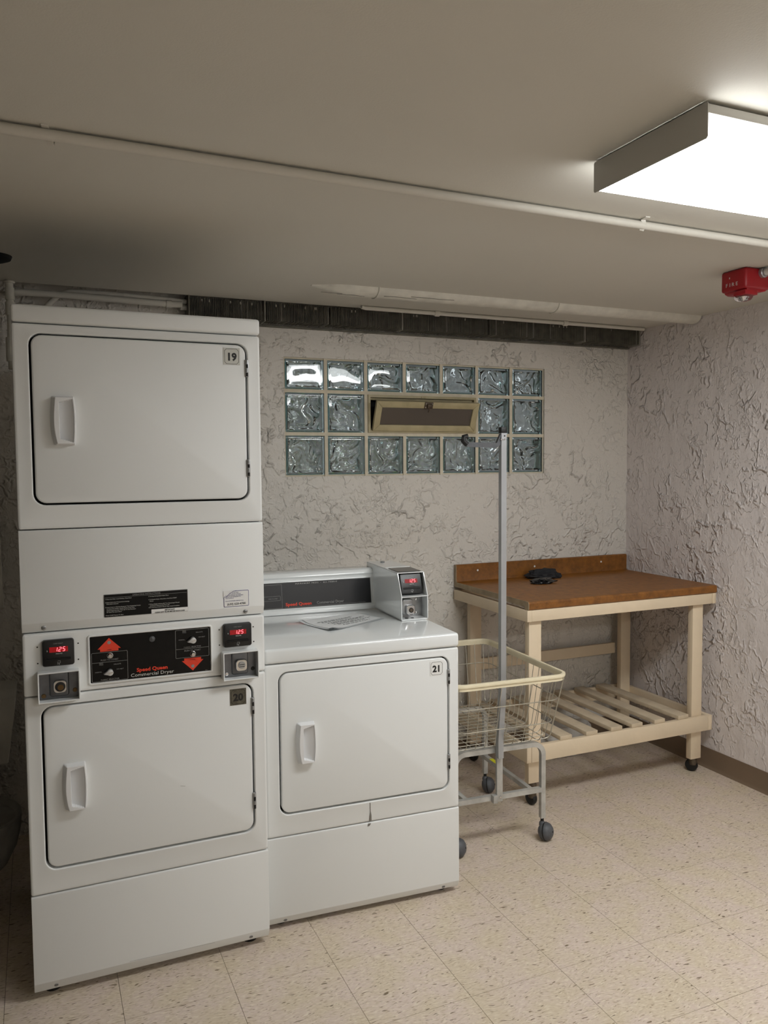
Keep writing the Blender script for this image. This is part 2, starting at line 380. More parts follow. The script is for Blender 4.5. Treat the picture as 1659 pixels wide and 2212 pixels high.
# floor: one slab and the vinyl tiles on it
fl = MB().box((XL, YF, -.04), (XR, YB, -.003), 'grout').build('floor'); struct(fl)
P0 = .3056; GX, GY = 1.4458+.0035, -.4855+.004; g = .0006
cache = {}
i0, i1 = math.floor((XL-GX)/P0), math.ceil((XR-GX)/P0); j0, j1 = math.floor((YF-GY)/P0), math.ceil((YB-GY)/P0)
for i in range(i0, i1):
    for j in range(j0, j1):
        xa, xb = max(XL, GX+P0*i)+g, min(XR-.001, GX+P0*(i+1))-g; ya, yb = max(YF, GY+P0*j)+g, min(YB, GY+P0*(j+1))-g
        if xb-xa < .01 or yb-ya < .01: continue
        if yb < -2.6 : 
            continue
        key = (round(xb-xa, 4), round(yb-ya, 4))
        if key not in cache:
            t = MB().box((0, 0, -.003), (xb-xa, yb-ya, 0), 'vinyl_tile').build('floor_tile', fl); cache[key] = t.data
        else:
            t = bpy.data.objects.new('floor_tile', cache[key]); COL.objects.link(t); t.parent = fl
        t.location = (xa, ya, 0)
B = MB().box((XL, YF, -.003), (XR-.001, GY+P0*math.floor((-2.6-GY)/P0)-g, 0), 'vinyl_tile')
o = B.build('tile_field', fl); stuff(o)

# ---------------------------------------------------------------- glass block window
win = struct(bpy.data.objects.new('window_1', None)); COL.objects.link(win); win.location = (WX0, YB, WZ0)
cw = (WX1-WX0)/7; rows = [(0, .198), (.198, .396), (.396, .549)]
def block(w, h, seed):
    # hollow pressed-glass block: smooth outside, rippled inside faces round an air cavity
    B = MB(); k = B.mi('block_glass'); ke = B.mi('block_edge'); D = .078; nx = 36; nz = max(24, int(36*h/w))
    def shell(ins, y0, y1, wave, kf, ks):
        def face(yb_, sgn, sd):
            V = []
            for a in range(nx+1):
                row = []
                for c in range(nz+1):
                    x, z = ins+(w-2*ins)*a/nx, ins+(h-2*ins)*c/nz; e = min(x, w-x, z, h-z)-ins
                    if wave:
                        t = min(1, max(0, e/.010)); p = Vector((x*11+sd, z*11, sd*3)); d = Vector((noise.noise(p), noise.noise(p+Vector((9, 4, 2))), 0))
                        y = t*wave*(1-2.2*abs(noise.noise(Vector((x*21+sd, z*18, 0))+d*2.3))+.35*noise.noise(Vector((x*36, z*32, sd))+d*2.5))-(1-t)*.002
                    else:
                        y = .0035*max(0, 1-e/.006)**2+.0028*(1 if .007 < e < .011 else 0)*0+.0016*max(0, 1-abs(e-.010)/.004)+.0011*noise.noise(Vector((x*9+sd, z*9, sd)))*min(1, max(0, (e-.012)/.02))
                    row.append(B.bm.verts.new((x, yb_+sgn*y, z)))
                V.append(row)
            return V
        A = face(y0, 1, seed); C = face(y1, -1, seed+50); F = []
        for V in (A, C):
            for a in range(nx):
                for c in range(nz):
                    f = B.bm.faces.new((V[a][c], V[a+1][c], V[a+1][c+1], V[a][c+1])); f.material_index = kf; F.append(f)
        ring = lambda V: [V[a][0] for a in range(nx+1)] + [V[nx][c] for c in range(1, nz+1)] + [V[a][nz] for a in range(nx-1, -1, -1)] + [V[0][c] for c in range(nz-1, 0, -1)]
        ra, rc = ring(A), ring(C); n = len(ra)
        for i in range(n):
            f = B.bm.faces.new((ra[i], ra[(i+1) % n], rc[(i+1) % n], rc[i])); f.material_index = ks; F.append(f)
        bmesh.ops.recalc_face_normals(B.bm, faces=F); return F
    shell(0, .0035, .0035+D, 0, k, ke)
    F = shell(.0105, .0035+.0115, .0035+D-.0115, .0082, k, ke); bmesh.ops.reverse_faces(B.bm, faces=F)
    return B
gap = .0085
for r_, (za, zb) in enumerate(rows):
    for c_ in range(7):
        if r_ == 1 and c_ in (2, 3, 4): continue
        w, h = cw-2*gap, zb-za-2*gap
        block(w, h, 1.7*c_+11*r_).build('glass_block', win, (cw*c_+gap, 0, za+gap), smooth=60, recalc=False)
B = MB()                                                  # mortar joints, set back from the glass
W7 = WX1-WX0; H = WZ1-WZ0
for c_ in range(1, 7):
    x = cw*c_
    for r_, (za, zb) in enumerate(rows):
        if r_ == 1 and c_ in (3, 4): continue
        B.box((x-gap+.0003, .0055, za), (x+gap-.0003, .065, zb), 'mortar')
B.box((0, .0056, rows[1][0]-gap+.0003), (W7, .0651, rows[1][0]+gap-.0003), 'mortar'); B.box((0, .0056, rows[2][0]-gap+.0003), (W7, .0651, rows[2][0]+gap-.0003), 'mortar')
B.box((0, .012, 0), (W7, .0652, gap-.0003), 'mortar'); B.box((0, .012, H-gap+.0003), (W7, .0652, H), 'mortar'); B.box((0, .0122, 0), (gap-.0003, .0653, H), 'mortar'); B.box((W7-gap+.0003, .0122, 0), (W7, .0653, H), 'mortar')
B.build('mortar_joints', win)
# hopper vent in the middle
vx0, vx1, vz0, vz1 = cw*2+gap, cw*5-gap, rows[1][0]+gap, rows[1][1]-gap
B = MB(); f = .012
B.plate(vx0, vz0, vx1, vz1, .001, [(0, .06), (0, -.002), (f, -.002), (f, .02), (f+.010, .022), (f+.010, .07)], 'sash_paint', n=1)
B.build('vent_frame', win)
B = MB(); B.box((vx0+f+.010, .075, vz0+f), (vx1-f-.010, .078, vz1-f), 'black_hole'); 
o = B.build('insect_screen', win)
# sash hinged at the bottom, leaning into the room
sw, sh = vx1-vx0-2*f-.012, .150
th = math.radians(23)
SM = Matrix.Translation((vx0+f+.006, .004, vz0+f+.002)) @ Matrix.Rotation(th, 4, 'X')
def sashpt(x, y, z): return SM @ Vector((x, y, z))
sash = bpy.data.objects.new('vent_sash', None); COL.objects.link(sash); sash.parent = win
bw = .031
for nme, poly in (('sash_rail', [(0, 0), (sw, 0), (sw-bw, bw), (bw, bw)]), ('sash_rail', [(0, sh), (bw, sh-bw), (sw-bw, sh-bw), (sw, sh)]),
                  ('sash_stile', [(0, 0), (bw, bw), (bw, sh-bw), (0, sh)]), ('sash_stile', [(sw, 0), (sw, sh), (sw-bw, sh-bw), (sw-bw, bw)])):
    cx = sum(p[0] for p in poly)/4; cz = sum(p[1] for p in poly)/4
    q = [(cx+(p[0]-cx)*.998, cz+(p[1]-cz)*.994) for p in poly]
    B = MB(); B.prism(q, 'Y', -.018, 0, 'sash_paint', bev=.0012, M=SM); B.build(nme, sash)
B = MB(); B.box((bw-.003, -.010, bw-.003), (sw-bw+.003, -.006, sh-bw+.003), 'vent_pane', M=SM); B.build('sash_pane', sash)
B = MB(); cx = sw*.49
B.box((cx-.022, -.024, sh-.03), (cx+.022, -.017, sh+.001), 'latch_metal', bev=.001, M=SM); B.box((cx-.012, -.034, sh-.026), (cx+.012, -.022, sh-.006), 'latch_metal', bev=.003, M=SM)
B.tube([SM @ Vector((cx, -.03, sh-.02)), SM @ Vector((cx+.001, -.034, sh-.036)), SM @ Vector((cx-.001, -.032, sh-.046))], .0032, 'latch_metal', n=8)
for dx, dz in ((-.017, -.006), (.017, -.006), (-.017, -.024)): B.lathe([(.003, 0), (.002, .002)], SM @ Vector((cx+dx, -.024, sh+dz)), SM.to_3x3() @ Vector((0, -1, 0)), 'steel_tube', n=8)
lab(B.build('sash_latch', sash), 'brown metal spring latch')
B = MB(); B.box(((vx0+vx1)/2-.014, -.006, vz1-.010), ((vx0+vx1)/2+.010, .010, vz1-.002), 'sash_paint', bev=.001); B.build('latch_keeper', win)

# outdoors, seen only through the glass: a shrub and an added wall hiding the sky
struct(MB().box((-.5, YB+.13, .9), (4.6, 5.0, 1.2), 'outside_ground').build('ground_outside'))
struct(MB().box((-.5, 2.75, 1.2), (4.6, 2.9, 3.3), 'sky_screen_grey').build('sky_screen_wall'))  # added tall to screen off the sky and keep the glass evenly dim
B = MB(); 
for i in range(420):
    c = Vector((1.75+random.gauss(0, .42), 1.95+random.gauss(0, .16), 1.28+abs(random.gauss(.22, .18))))
    d = Vector((random.uniform(-1, 1), random.uniform(-1, 1), random.uniform(-.3, 1))).normalized(); s_ = d.cross(Vector((.3, .2, 1))).normalized(); L_ = random.uniform(.03, .06)
    B.faces([c, c+d*L_*.5+s_*L_*.25, c+d*L_, c+d*L_*.5-s_*L_*.25], [(0, 1, 2, 3)], 'leaf')
shr = thing('garden_shrub', 'green leafy shrub outside, seen blurred through the lower left glass blocks', 'shrub', (0, 0, 0))
stuff(B.build('foliage', shr, recalc=False))
B = MB()
for i in range(7): 
    x = 1.75+random.gauss(0, .2); B.tube([(x, 1.95, 1.2), (x+random.uniform(-.1, .1), 1.95, 1.4), (x+random.uniform(-.25, .25), 1.95, 1.6)], .006, 'stem', n=6)
B.build('stems', shr)

# ---------------------------------------------------------------- parts shared by the dryers
DW = .6858
def front_section(name, parent, z0, z1, op=None, mat='enamel'):
    # enamelled sheet front with rolled edges; op = door opening (x0,z0,x1,z1)
    B = MB(); pr = [(0, .03), (0, .006), (.0012, .0022), (.004, .0004), (.008, 0)]
    x0, x1 = 0.0, DW; z0 += .0013; z1 -= .0013
    n = 6
    outer = [[(x, y, z) for x, z in rrect(x0+i, z0+i, x1-i, z1-i, max(.007-i*.5, .002), n)] for i, y in pr]
    if op is None:
        B.loft(outer, mat, False, True)
    else:
        a, c, e, d = op; r = .032
        inner = [[(x, y, z) for x, z in rrect(a-i, c-i, e+i, d+i, r+i, n)] for i, y in ((.007, 0), (.0045, -.0008), (.002, -.0004), (0, .002), (0, .028))]
        B.loft(outer+inner, mat)
        B.plate(a-.001, c-.001, e+.001, d+.001, r, [(0, .028), (.001, .0279)], 'dark_gap', cap1=True)
    return B.build(name, parent)
def handle_mesh():
    # moulded grip: sloped left flank, bright lip, scooped pocket on the right
    B = MB(); nu, nv = 84, 84; w, h = .074, .136; k = B.mi('handle_plastic'); V = []
    def ss(a, b, x): t = min(1, max(0, (x-a)/(b-a))); return t*t*(3-2*t)
    for i in range(nu+1):
        row = []
        for j in range(nv+1):
            u0, q = i/nu, j/nv; z = q*h; bow = 1-(2*q-1)**2
            xl = .008 - .005*bow + .004*(1-q)*(1-bow); xr = .067+.0042*bow
            x = xl+(xr-xl)*u0
            ex = min(x-xl, (xr-x)*1.0); ez = min(z, h-z)
            hgt = .021*ss(0, .011, x-xl)*ss(0, .0035, xr-x)*ss(0, .0045, ez)
            # pocket
            pl = .0275-.0015*bow+.001*(1-q); pr_ = xr-.0062
            taper = .011+.012*(1-(x-pl)/(pr_-pl)) if x > pl else .03
            sd = min((x-pl)/1.0, (pr_-x)/1.0, (z-taper*.75), (h-taper*.75-z))
            if x > pl-.002:
                inn = ss(-.0004, .0011, sd)
                fr = min(1, max(0, (x-pl)/(pr_-pl)))
                floor_ = .0006+.0175*fr
                hgt = hgt*(1-inn)+floor_*inn
            row.append(B.bm.verts.new((x, -hgt, z)))
        V.append(row)
    for i in range(nu):
        for j in range(nv): B.bm.faces.new((V[i][j], V[i+1][j], V[i+1][j+1], V[i][j+1])).material_index = k
    return B
def door(parent, a, c, num, style, hx=.045):
    # a, c: lower left corner of the opening
    e, d = a+.6045, c+.4722; gp = .0060
    B = MB(); B.plate(a+gp, c+gp, e-gp+.001, d-gp+.0015, .028, [(0, .026), (0, .004), (.0008, .0016), (.0025, .0002), (.005, -.0004)], 'enamel', cap1=True)
    D = B.build('door', parent)
    o = handle_mesh().build('door_handle', D, (a+hx, -.0004, c+.1655), smooth=30)
    for zz in (c+.373, c+.072):
        B = MB()
        B.box((e-.0072, -.0035, zz), (e+.0035, .004, zz+.052), 'zinc', bev=.001)
        for k in range(4): B.cyl((e-.0018, -.0045, zz+.002+k*.0125), (e-.0018, -.0045, zz+.0125+k*.0125), .0032, 'zinc' if k % 2 else 'dark_gap', n=10)
        B.build('door_hinge', D)
    x, z, s_ = a+.532, c+.4075, .0505
    tilt = {'19': 0, '20': 0, '21': .0}[num]
    M = Matrix.Translation((x, -.0006, z))
    B = MB(); bgm = {'19': 'label_silver', '20': 'label_dark_silver', '21': 'label_white'}[num]
    B.box((0, -.0006, 0), (s_, 0, s_), bgm, M=M)
    q = .006; t = .0011   # black border with cut corners
    pts = [(.004+q, .003), (s_-.004-q, .003), (s_-.004, .003+q), (s_-.004, s_-.003-q), (s_-.004-q, s_-.003), (.004+q, s_-.003), (.004, s_-.003-q), (.004, .003+q)]
    for p_, r_ in zip(pts, pts[1:]+pts[:1]):
        p_, r_ = Vector((p_[0], -.0007, p_[1])), Vector((r_[0], -.0007, r_[1])); dd = (r_-p_).normalized(); nn = Vector((-dd.z, 0, dd.x))*t*.5
        B.faces([M @ (p_-nn-dd*t*.3), M @ (r_-nn+dd*t*.3), M @ (r_+nn+dd*t*.3), M @ (p_+nn-dd*t*.3)], [(0, 1, 2, 3)], 'print_black')
    B.text(num, s_/2, .0135, -.0008, .031, 'print_black', 'CENTER', bold=.0013, M=M)
    lab(B.build('number_label', D), {'19': 'silver square label reading 19', '20': 'worn dark square label reading 20', '21': 'white square label reading 21'}[num])
    return D
def screw(parent, x, y, z, r=.0058):
    B = MB(); B.lathe([(r*1.25, -.0002), (r*1.25, .0006), (r, .0012), (r*.9, .003), (r*.5, .0038)], (x, y, z), (0, -1, 0), 'zinc', n=14)
    B.box((x-r*.7, y-.0045, z-.0008), (x+r*.7, y-.0036, z+.0008), 'dark_gap'); return B.build('screw', parent)
def seven(B, txt, x, z, y, h, mat, M=None):
    seg = {'1': 'BC', '2': 'ABGED', '5': 'AFGCD'}; w = h*.5; t = h*.13; sl = .16
    def bar(x0, z0, x1, z1):
        a = Vector((x0, 0, z0)); b_ = Vector((x1, 0, z1)); d = (b_-a).normalized(); n_ = Vector((-d.z, 0, d.x))*t/2; a += d*t*.3; b_ -= d*t*.3
        P = [a-n_, b_-n_, b_+n_, a+n_]; P = [Vector((x+p.x+(p.z)*sl, y, z+p.z)) for p in P]
        if M: P = [M @ p for p in P]
        B.faces(P, [(0, 1, 2, 3)], mat)
    cx = 0
    for ch in txt:
        if ch == '.':
            bar(cx-h*.20, h*.02, cx-h*.02, h*.02); continue
        S_ = {'A': (0, h, w, h), 'B': (w, h/2, w, h), 'C': (w, 0, w, h/2), 'D': (0, 0, w, 0), 'E': (0, 0, 0, h/2), 'F': (0, h/2, 0, h), 'G': (0, h/2, w, h/2)}
        if ch == '1': 
            bar(cx+w*.5, h/2, cx+w*.5, h); bar(cx+w*.5, 0, cx+w*.5, h/2); cx += w*.5+h*.42; continue
        for s_ in seg[ch]:
            q = S_[s_]; bar(cx+q[0], q[1], cx+q[2], q[3])
        cx += w+h*.42
def pay_display(parent, x0, z0, x1, z1, y, M=None):
    w, h = x1-x0, z1-z0
    B = MB(); B.plate(x0, z0, x1, z1, .007, [(0, y), (0, y-.010), (.0015, y-.013), (.003, y-.0135)], 'black_plastic', cap1=True, cap0=True)
    f = y-.0137; gx = lambda a: x0+w*a; gz = lambda a: z0+h*a
    B.box((gx(.14), f-.0002, gz(.30)), (gx(.86), f, gz(.335)), 'dark_gap')
    B.prism([(f+.0005, gz(.31)), (f-.0035, gz(.29)), (f-.0035, gz(.27)), (f+.0005, gz(.22))], 'X', gx(.12), gx(.88), 'black_plastic')
    B.text('CARD READY', gx(.5), gz(.845), f-.0001, .0042, 'print_grey', 'CENTER'); B.text('MINUTES', gx(.52), gz(.455), f-.0001, .0042, 'print_white', 'CENTER')
    B.text('$', gx(.155), gz(.575), f-.0001, .006, 'print_white', 'CENTER')
    # small card symbol
    B.box((gx(.47), f-.0003, gz(.11)), (gx(.55), f-.0001, gz(.125)), 'print_grey'); B.box((gx(.545), f-.0003, gz(.11)), (gx(.56), f-.0001, gz(.20)), 'print_grey'); B.box((gx(.47), f-.0003, gz(.19)), (gx(.56), f-.0001, gz(.205)), 'print_grey'); B.box((gx(.46), f-.0003, gz(.06)), (gx(.475), f-.0001, gz(.16)), 'print_grey'); B.box((gx(.50), f-.0003, gz(.05)), (gx(.53), f-.0001, gz(.10)), 'print_grey')
    D = B.build('payment_display', parent)
    if M: D.matrix_local = M
    B = MB(); B.box((gx(.22), f-.0004, gz(.535)), (gx(.80), f+.0002, gz(.735)), 'led_window'); seven(B, '1.25', gx(.42), gz(.565), f-.0007, h*.15, 'led')
    lab(B.build('price_readout', D), 'lit red digits reading 1.25')
    return D

# ---------------------------------------------------------------- stacked dryers (19 over 20)
st = thing('stacked_dryer', 'tall white double-stack coin dryer numbered 19 and 20 at the left', 'dryer', (0, 0, 0))
Z = dict(z0=1.9594, z1=1.9137, z2=1.3484, z3=1.0595, z4=.8812, z5=.3102, z6=.022)
B = MB(); B.box((.001, .030, .026), (DW-.001, .70, 1.955), 'enamel', bev=.003)
B.box((.004, .0285, .03), (DW-.004, .0299, 1.95), 'dark_gap'); B.build('cabinet', st)
B = MB(); B.box((-.001, -.003, Z['z1']+.0016), (DW+.001, .705, Z['z0']+.004), 'enamel', bev=.009, seg=3); B.build('top_cap', st)
front_section('front_panel', st, Z['z2'], Z['z1'], (.0416, 1.4152, .6461, 1.8874))
front_section('front_panel', st, Z['z5'], Z['z4'], (.0416, .3783, .6461, .8505))
door(st, .0416, 1.4152, '19', 0); door(st, .0416, .3783, '20', 0)
def skirt(parent, za, zb, bevz, back, name):
    # sheet panel with its lower edge turned back
    B = MB(); za += .0013; zb -= .0013
    B.prism([(.028, zb), (.004, zb), (.0012, zb-.0012), (0, zb-.005), (-.001, za+bevz), (back-.004, za+.002), (back, za), (.029, za)], 'X', 0, DW, 'enamel', bev=.0016)
    return B.build(name, parent)
ap = skirt(st, Z['z3'], Z['z2'], .027, .012, 'access_panel')
sk = skirt(st, Z['z6'], Z['z5'], .030, .014, 'lower_panel')
for x in (.057, .628): screw(ap, x, .0035, 1.0735)
for x in (.058, .627): screw(sk, x, .0065, .038)
# instruction label
B = MB(); a, c, e, d = .216, 1.089, .4535, 1.1555; y = -.0016
B.plate(a, c, e, d, .002, [(0, 0), (0, y), (.0002, y-.0001)], 'print_grey', cap1=True); B.plate(a+.0014, c+.0014, e-.0014, d-.0014, .001, [(0, y), (0, y-.0003)], 'fascia_black', cap1=True)
B.text('OPERATING INSTRUCTIONS', (a+e)/2+.0, d-.0078, y-.0005, .0062, 'print_grey', 'CENTER')
B.box((a+.003, y-.0006, d-.0100), (e-.003, y-.0003, d-.0094), 'print_grey')
L1 = ['1 Clean Lint Filter, Load Clothes, Close Door', '', '2 Select Fabric And Temperature Settings', '   With Fabric Selector', '', '3 Insert Coins or Card As Required. Time Remaining Counts', '   As Coins Are Added. Display Shows Total Time.', '   Added Coins Increase Time, Up To The Maximum', '   Or Until The Cycle Starts', '', '4 Push START Button To Start']
L2 = ['5 To Stop During Cycle Open Door', '', '6 To Restart Dryer, Close Door And Push START', '   Button', '', '7 When Display Indicates 00, Time Remaining Is Passed', '   And Dryer Automatically Shuts Off', '8 Do Not Leave Items In Dryer After Cycle Completes']
for L_, x in ((L1, a+.004), (L2, a+.124)):
    for i, t in enumerate(L_):
        if t: B.text(t, x, d-.0155-i*.0047, y-.0005, .0040, 'print_white', sx=.98)
B.plate(.3475, c+.0008, e-.0005, .1022+1.0, .001, [(0, y-.0004), (0, y-.0008)], 'label_white', cap1=True)
B.text('IMPORTANT:', .400, 1.0966, y-.0010, .0050, 'print_black', 'CENTER', bold=.0002); B.text('CLEAN LINT FILTER BEFORE EACH LOAD', .4005, 1.0912, y-.0010, .0047, 'print_black', 'CENTER', bold=.0002)
lab(B.build('instruction_label', ap), 'black label of operating instructions with a white strip')
B = MB(); a, c, e, d = .5605, 1.0915, .6375, 1.1405
B.plate(a, c, e, d, .003, [(0, 0), (0, y)], 'print_blue', cap1=True); B.plate(a+.0014, c+.0014, e-.0014, d-.0014, .002, [(0, y), (0, y-.0003)], 'label_white', cap1=True)
for i, t in enumerate(['           OWNED BY AND', '         SERVICED BY A ROUTE', 'FOR FREE REPAIRS OR A REFUND', 'REPORT ANY PROBLEMS TO', 'THE COMPANY', '', 'FOR AUTHORIZED SERVICE CALL:']):
    B.text(t, a+.005, d-.0070-i*.0042, y-.0005, .0037, 'print_blue')
B.text('(630) 620-4700', (a+e)/2, c+.0055, y-.0005, .0092, 'print_black', 'CENTER', bold=.0001)
B.faces([(a-.001, y-.0007, d-.0205), (a+.004, y-.0007, d-.019), (a+.011, y-.0007, d-.0165), (a+.036, y-.0007, d+.0005), (a-.001, y-.0007, d+.0008)], [(0, 1, 2, 3, 4)], 'label_white')
B.tube([(a, y-.0009, d-.0195), (a+.0035, y-.0009, d-.0165), (a+.0075, y-.0009, d-.0178), (a+.018, y-.0009, d-.0085), (a+.03, y-.0009, d-.0012), (a+.04, y-.0009, d-.0006)], .0007, 'print_blue', n=6)
lab(B.build('service_sticker', ap), 'white blue-edged sticker with torn corner reading (630) 620-4700')
# control section
cs = front_section('control_section', st, Z['z4'], Z['z3'])
B = MB(); a, c, e, d = .1685, .8965, .5235, 1.0425
B.plate(a, c, e, d, .009, [(0, 0), (.0006, -.0028), (.002, -.0036), (.0048, -.0036), (.0062, -.0018), (.0064, -.0010)], 'enamel')
B.plate(a+.0063, c+.0063, e-.0063, d-.0063, .001, [(0, -.0006), (0, -.0012)], 'fascia_black', cap1=True)
y = -.0014
def line(B, x0, z0, x1, z1, t, mat, yy=None):
    yy = yy if yy is not None else y
    p_, r_ = Vector((x0, yy, z0)), Vector((x1, yy, z1)); dd = (r_-p_).normalized(); nn = Vector((-dd.z, 0, dd.x))*t*.5
    B.faces([p_-nn, r_-nn, r_+nn, p_+nn], [(0, 1, 2, 3)], mat)
def frame(B, x0, z0, x1, z1, t, mat, r=.003):
    B.loft([[(x, y, z) for x, z in rrect(x0+i, z0+i, x1-i, z1-i, max(r-i, .0004), 4)] for i in (0, t)], mat)
frame(B, .1785, .9045, .2775, .989, .0009, 'print_grey'); line(B, .1785, .960, .2775, .960, .0009, 'print_grey')
frame(B, .4140, .9490, .5130, 1.0335, .0009, 'print_grey'); line(B, .4140, .976, .5130, .976, .0009, 'print_grey')
def arrow(B, cx, zt, s_):
    P = [(0, 0), (.032, -.0315*1), (.025, -.0315), (.025, -.0385), (-.025, -.0385), (-.025, -.0315), (-.032, -.0315)]
    q = [(cx+x, y, zt+z*s_) for x, z in P]; B.faces(q, [tuple(range(7))], 'print_red')
    B.lathe([(.0048, 0), (.0048, .0003)], (cx, y, zt-.0135*s_), (0, -1, 0), 'print_grey', n=18)
arrow(B, .2275, 1.0295, 1); arrow(B, .4635, .9085, -1)
B.text('UPPER', .2275, .9935, y-.0003, .0045, 'print_red_dark', 'CENTER'); B.text('LOWER', .4635, .9405, y-.0003, .0045, 'print_red_dark', 'CENTER')
B.text('PUSH TO START', .2275, .9640, y-.0003, .0066, 'print_grey', 'CENTER'); B.text('PUSH TO START', .4635, .9675, y-.0003, .0066, 'print_grey', 'CENTER')
for ox, oz in ((0, 0), (.2360, .0715)):
    B.text('FABRIC SELECTOR', .2275+ox, .9070+oz, y-.0003, .0062, 'print_grey', 'CENTER')
    B.text('PERM\nPRESS', .2045+ox, .9525+oz-.0005, y-.0003, .0045, 'print_grey', 'CENTER'); B.text('DELICATE', .2485+ox, .9500+oz, y-.0003, .0045, 'print_grey', 'CENTER')
    B.text('NORMAL', .1965+ox, .9310+oz, y-.0003, .0045, 'print_grey', 'CENTER'); B.text('NO HEAT', .2560+ox, .9350+oz, y-.0003, .0045, 'print_grey', 'CENTER')
B.text('Speed Queen', .3015, .9225, y-.0003, .0150, 'print_red', bold=.0005, sx=1.08); B.text('Commercial Dryer', .2845, .9085, y-.0003, .0140, 'print_white', sx=1.14)
B.text('39043', .500, .9045, y-.0003, .0030, 'print_grey')
fas = lab(B.build('control_fascia', cs), 'black fascia lettered Speed Queen Commercial Dryer with two red arrows')
def knob(parent, x, z, ang):
    B = MB(); P = []
    for i in range(21):
        a_ = math.radians(-140+280*i/20); P.append((.0088*math.cos(a_), .0088*math.sin(a_)))
    P.append((-.0185, 0)); M = Matrix.Translation((x, -.0012, z)) @ Matrix.Rotation(ang, 4, 'Y')
    B.prism(P, 'Y', -.015, 0, 'knob_metal', bev=.0012, M=M); B.box((-.004, -.0160, -.0012), (.007, -.0150, .0012), 'chrome', M=M)
    return B.build('selector_knob', parent)
knob(cs, .2275, .931, -.20); knob(cs, .4645, 1.0015, -.20)
for x, z in ((.229, .9782), (.4645, .9585)):
    B = MB(); B.lathe([(.0088, 0), (.0088, .0012), (.0074, .002), (.0062, .006), (.0058, .009), (.005, .0098)], (x, -.0012, z), (0, -1, 0), 'chrome', n=20); B.build('start_button', cs)
B = MB(); B.lathe([(.0088, 0), (.0088, .002), (.0075, .0034), (.0055, .0036), (.0052, .0026), (.0045, .0030)], (.347, -.0012, 1.0150), (0, -1, 0), 'dark_shaded_zinc', n=22); B.box((.3463, -.0046, 1.0125), (.3477, -.0040, 1.0175), 'dark_gap'); B.build('service_lock', cs)
for x0, z0, x1, z1 in ((.0500, .9655, .1335, 1.0395), (.5555, .9695, .6420, 1.0410)): pay_display(cs, x0, z0, x1, z1, -.0002)
for x, z in ((.038, 1.021), (.038, .975), (.1445, 1.022), (.144, .976), (.545, 1.024), (.545, .977), (.650, 1.024), (.651, .978)):
    MB().lathe([(.0021, 0), (.0021, .0004)], (x, -.0002, z), (0, -1, 0), 'dark_gap', n=10).build('mounting_hole', cs)
def coin_slide(parent, x0, z0, x1, z1, dark):
    B = MB(); B.plate(x0, z0, x1, z1, .004, [(0, 0), (0, -.030), (.0012, -.0315), (.0030, -.0315), (.0042, -.030), (.0042, -.004), (.0044, -.003)], 'enamel_gloss')
    T = B.build('coin_slide', parent); lab(T, 'white box round a zinc coin slide plate')
    B = MB(); B.plate(x0+.0043, z0+.0043, x1-.0043, z1-.0043, .002, [(0, -.0005), (0, -.004)], 'dark_shaded_zinc', cap1=True)
    cx, cz = (x0+x1)/2+.001, (z0+z1)/2+.002
    B.plate(cx-.026, cz-.034, cx+.026, cz+.036, .008, [(0, -.004), (.003, -.009), (.006, -.0095)], 'dark_shaded_zinc', cap1=True)
    for dx, dz, m_ in ((-.041, -.030, 'brass' if dark else 'chrome'), (.041, -.021, 'brass' if dark else 'dark_gap')): B.lathe([(.0065, 0), (.0055, .0025), (.003, .003)], (cx+dx, -.004, cz+dz), (0, -1, 0), m_, n=12)
    B.build('slide_plate', T)
    B = MB(); B.plate(cx-.016, cz-.021, cx+.020, cz+.015, .011, [(0, -.0095), (.0005, -.022), (.002, -.024), (.0035, -.024)], 'chrome', cap1='chrome')
    if dark:
        B.lathe([(.0138, 0), (.0138, .001), (.0133, .0012)], (cx+.002, -.0237, cz-.003), (0, -1, 0), 'dark_gap', n=20); B.lathe([(.0085, 0), (.008, .001)], (cx+.003, -.0247, cz-.005), (0, -1, 0), 'brass', n=16)
    else:
        B.lathe([(.0112, 0), (.0112, .0012), (.010, .0025)], (cx+.002, -.0237, cz-.002), (0, -1, 0), 'zinc', n=20)
        for dz in (-.004, .002): B.box((cx-.006, -.0268, cz-.002+dz-.0008), (cx+.010, -.0261, cz-.002+dz+.0008), 'dark_gap')
    B.build('lock_boss', T)
    return T
coin_slide(cs, .0352, .8665, .1455, .9530, True); coin_slide(cs, .5485, .8710, .6590, .9575, False)
for x in (.05, .635):
    for yy in (.06, .64): MB().lathe([(.022, 0), (.022, .008), (.009, .012), (.009, .028)], (x, yy, .0), (0, 0, 1), 'rubber_black', n=14).build('levelling_foot', st)
B = MB(); line(B, .419, .5612, .433, .5582, .0008, 'dirt', -.0008); B.build('scuff_mark', st)
B = MB()
for i in range(9): line(B, .26+.028*i, .0565-.0006*i, .288+.028*i, .0565-.0006*(i+1), .0005, 'dirt', -.0014)
B.build('scuff_mark', st)

# ---------------------------------------------------------------- single dryer 21
d21 = thing('single_dryer', 'white single coin dryer numbered 21 beside the tall stacked dryer', 'dryer', (.6988, .0599, 0), -.0529)
B = MB(); B.box((.001, .030, .026), (DW-.001, .665, .885), 'enamel', bev=.003); B.box((.004, .0285, .03), (DW-.004, .0299, .88), 'dark_gap'); B.build('cabinet', d21)
front_section('front_panel', d21, .3122, .8832, (.0440, .3830, .6485, .8552))
door(d21, .0440, .3830, '21', 0, hx=.050)
sk = skirt(d21, .017, .3122, .026, .014, 'lower_panel')
for x in (.057, .627): screw(sk, x, .0065, .031)
B = MB(); B.box((-.001, -.004, .8848), (DW+.001, .67, .9330), 'enamel_gloss', bev=.010, seg=4); B.build('top_panel', d21)
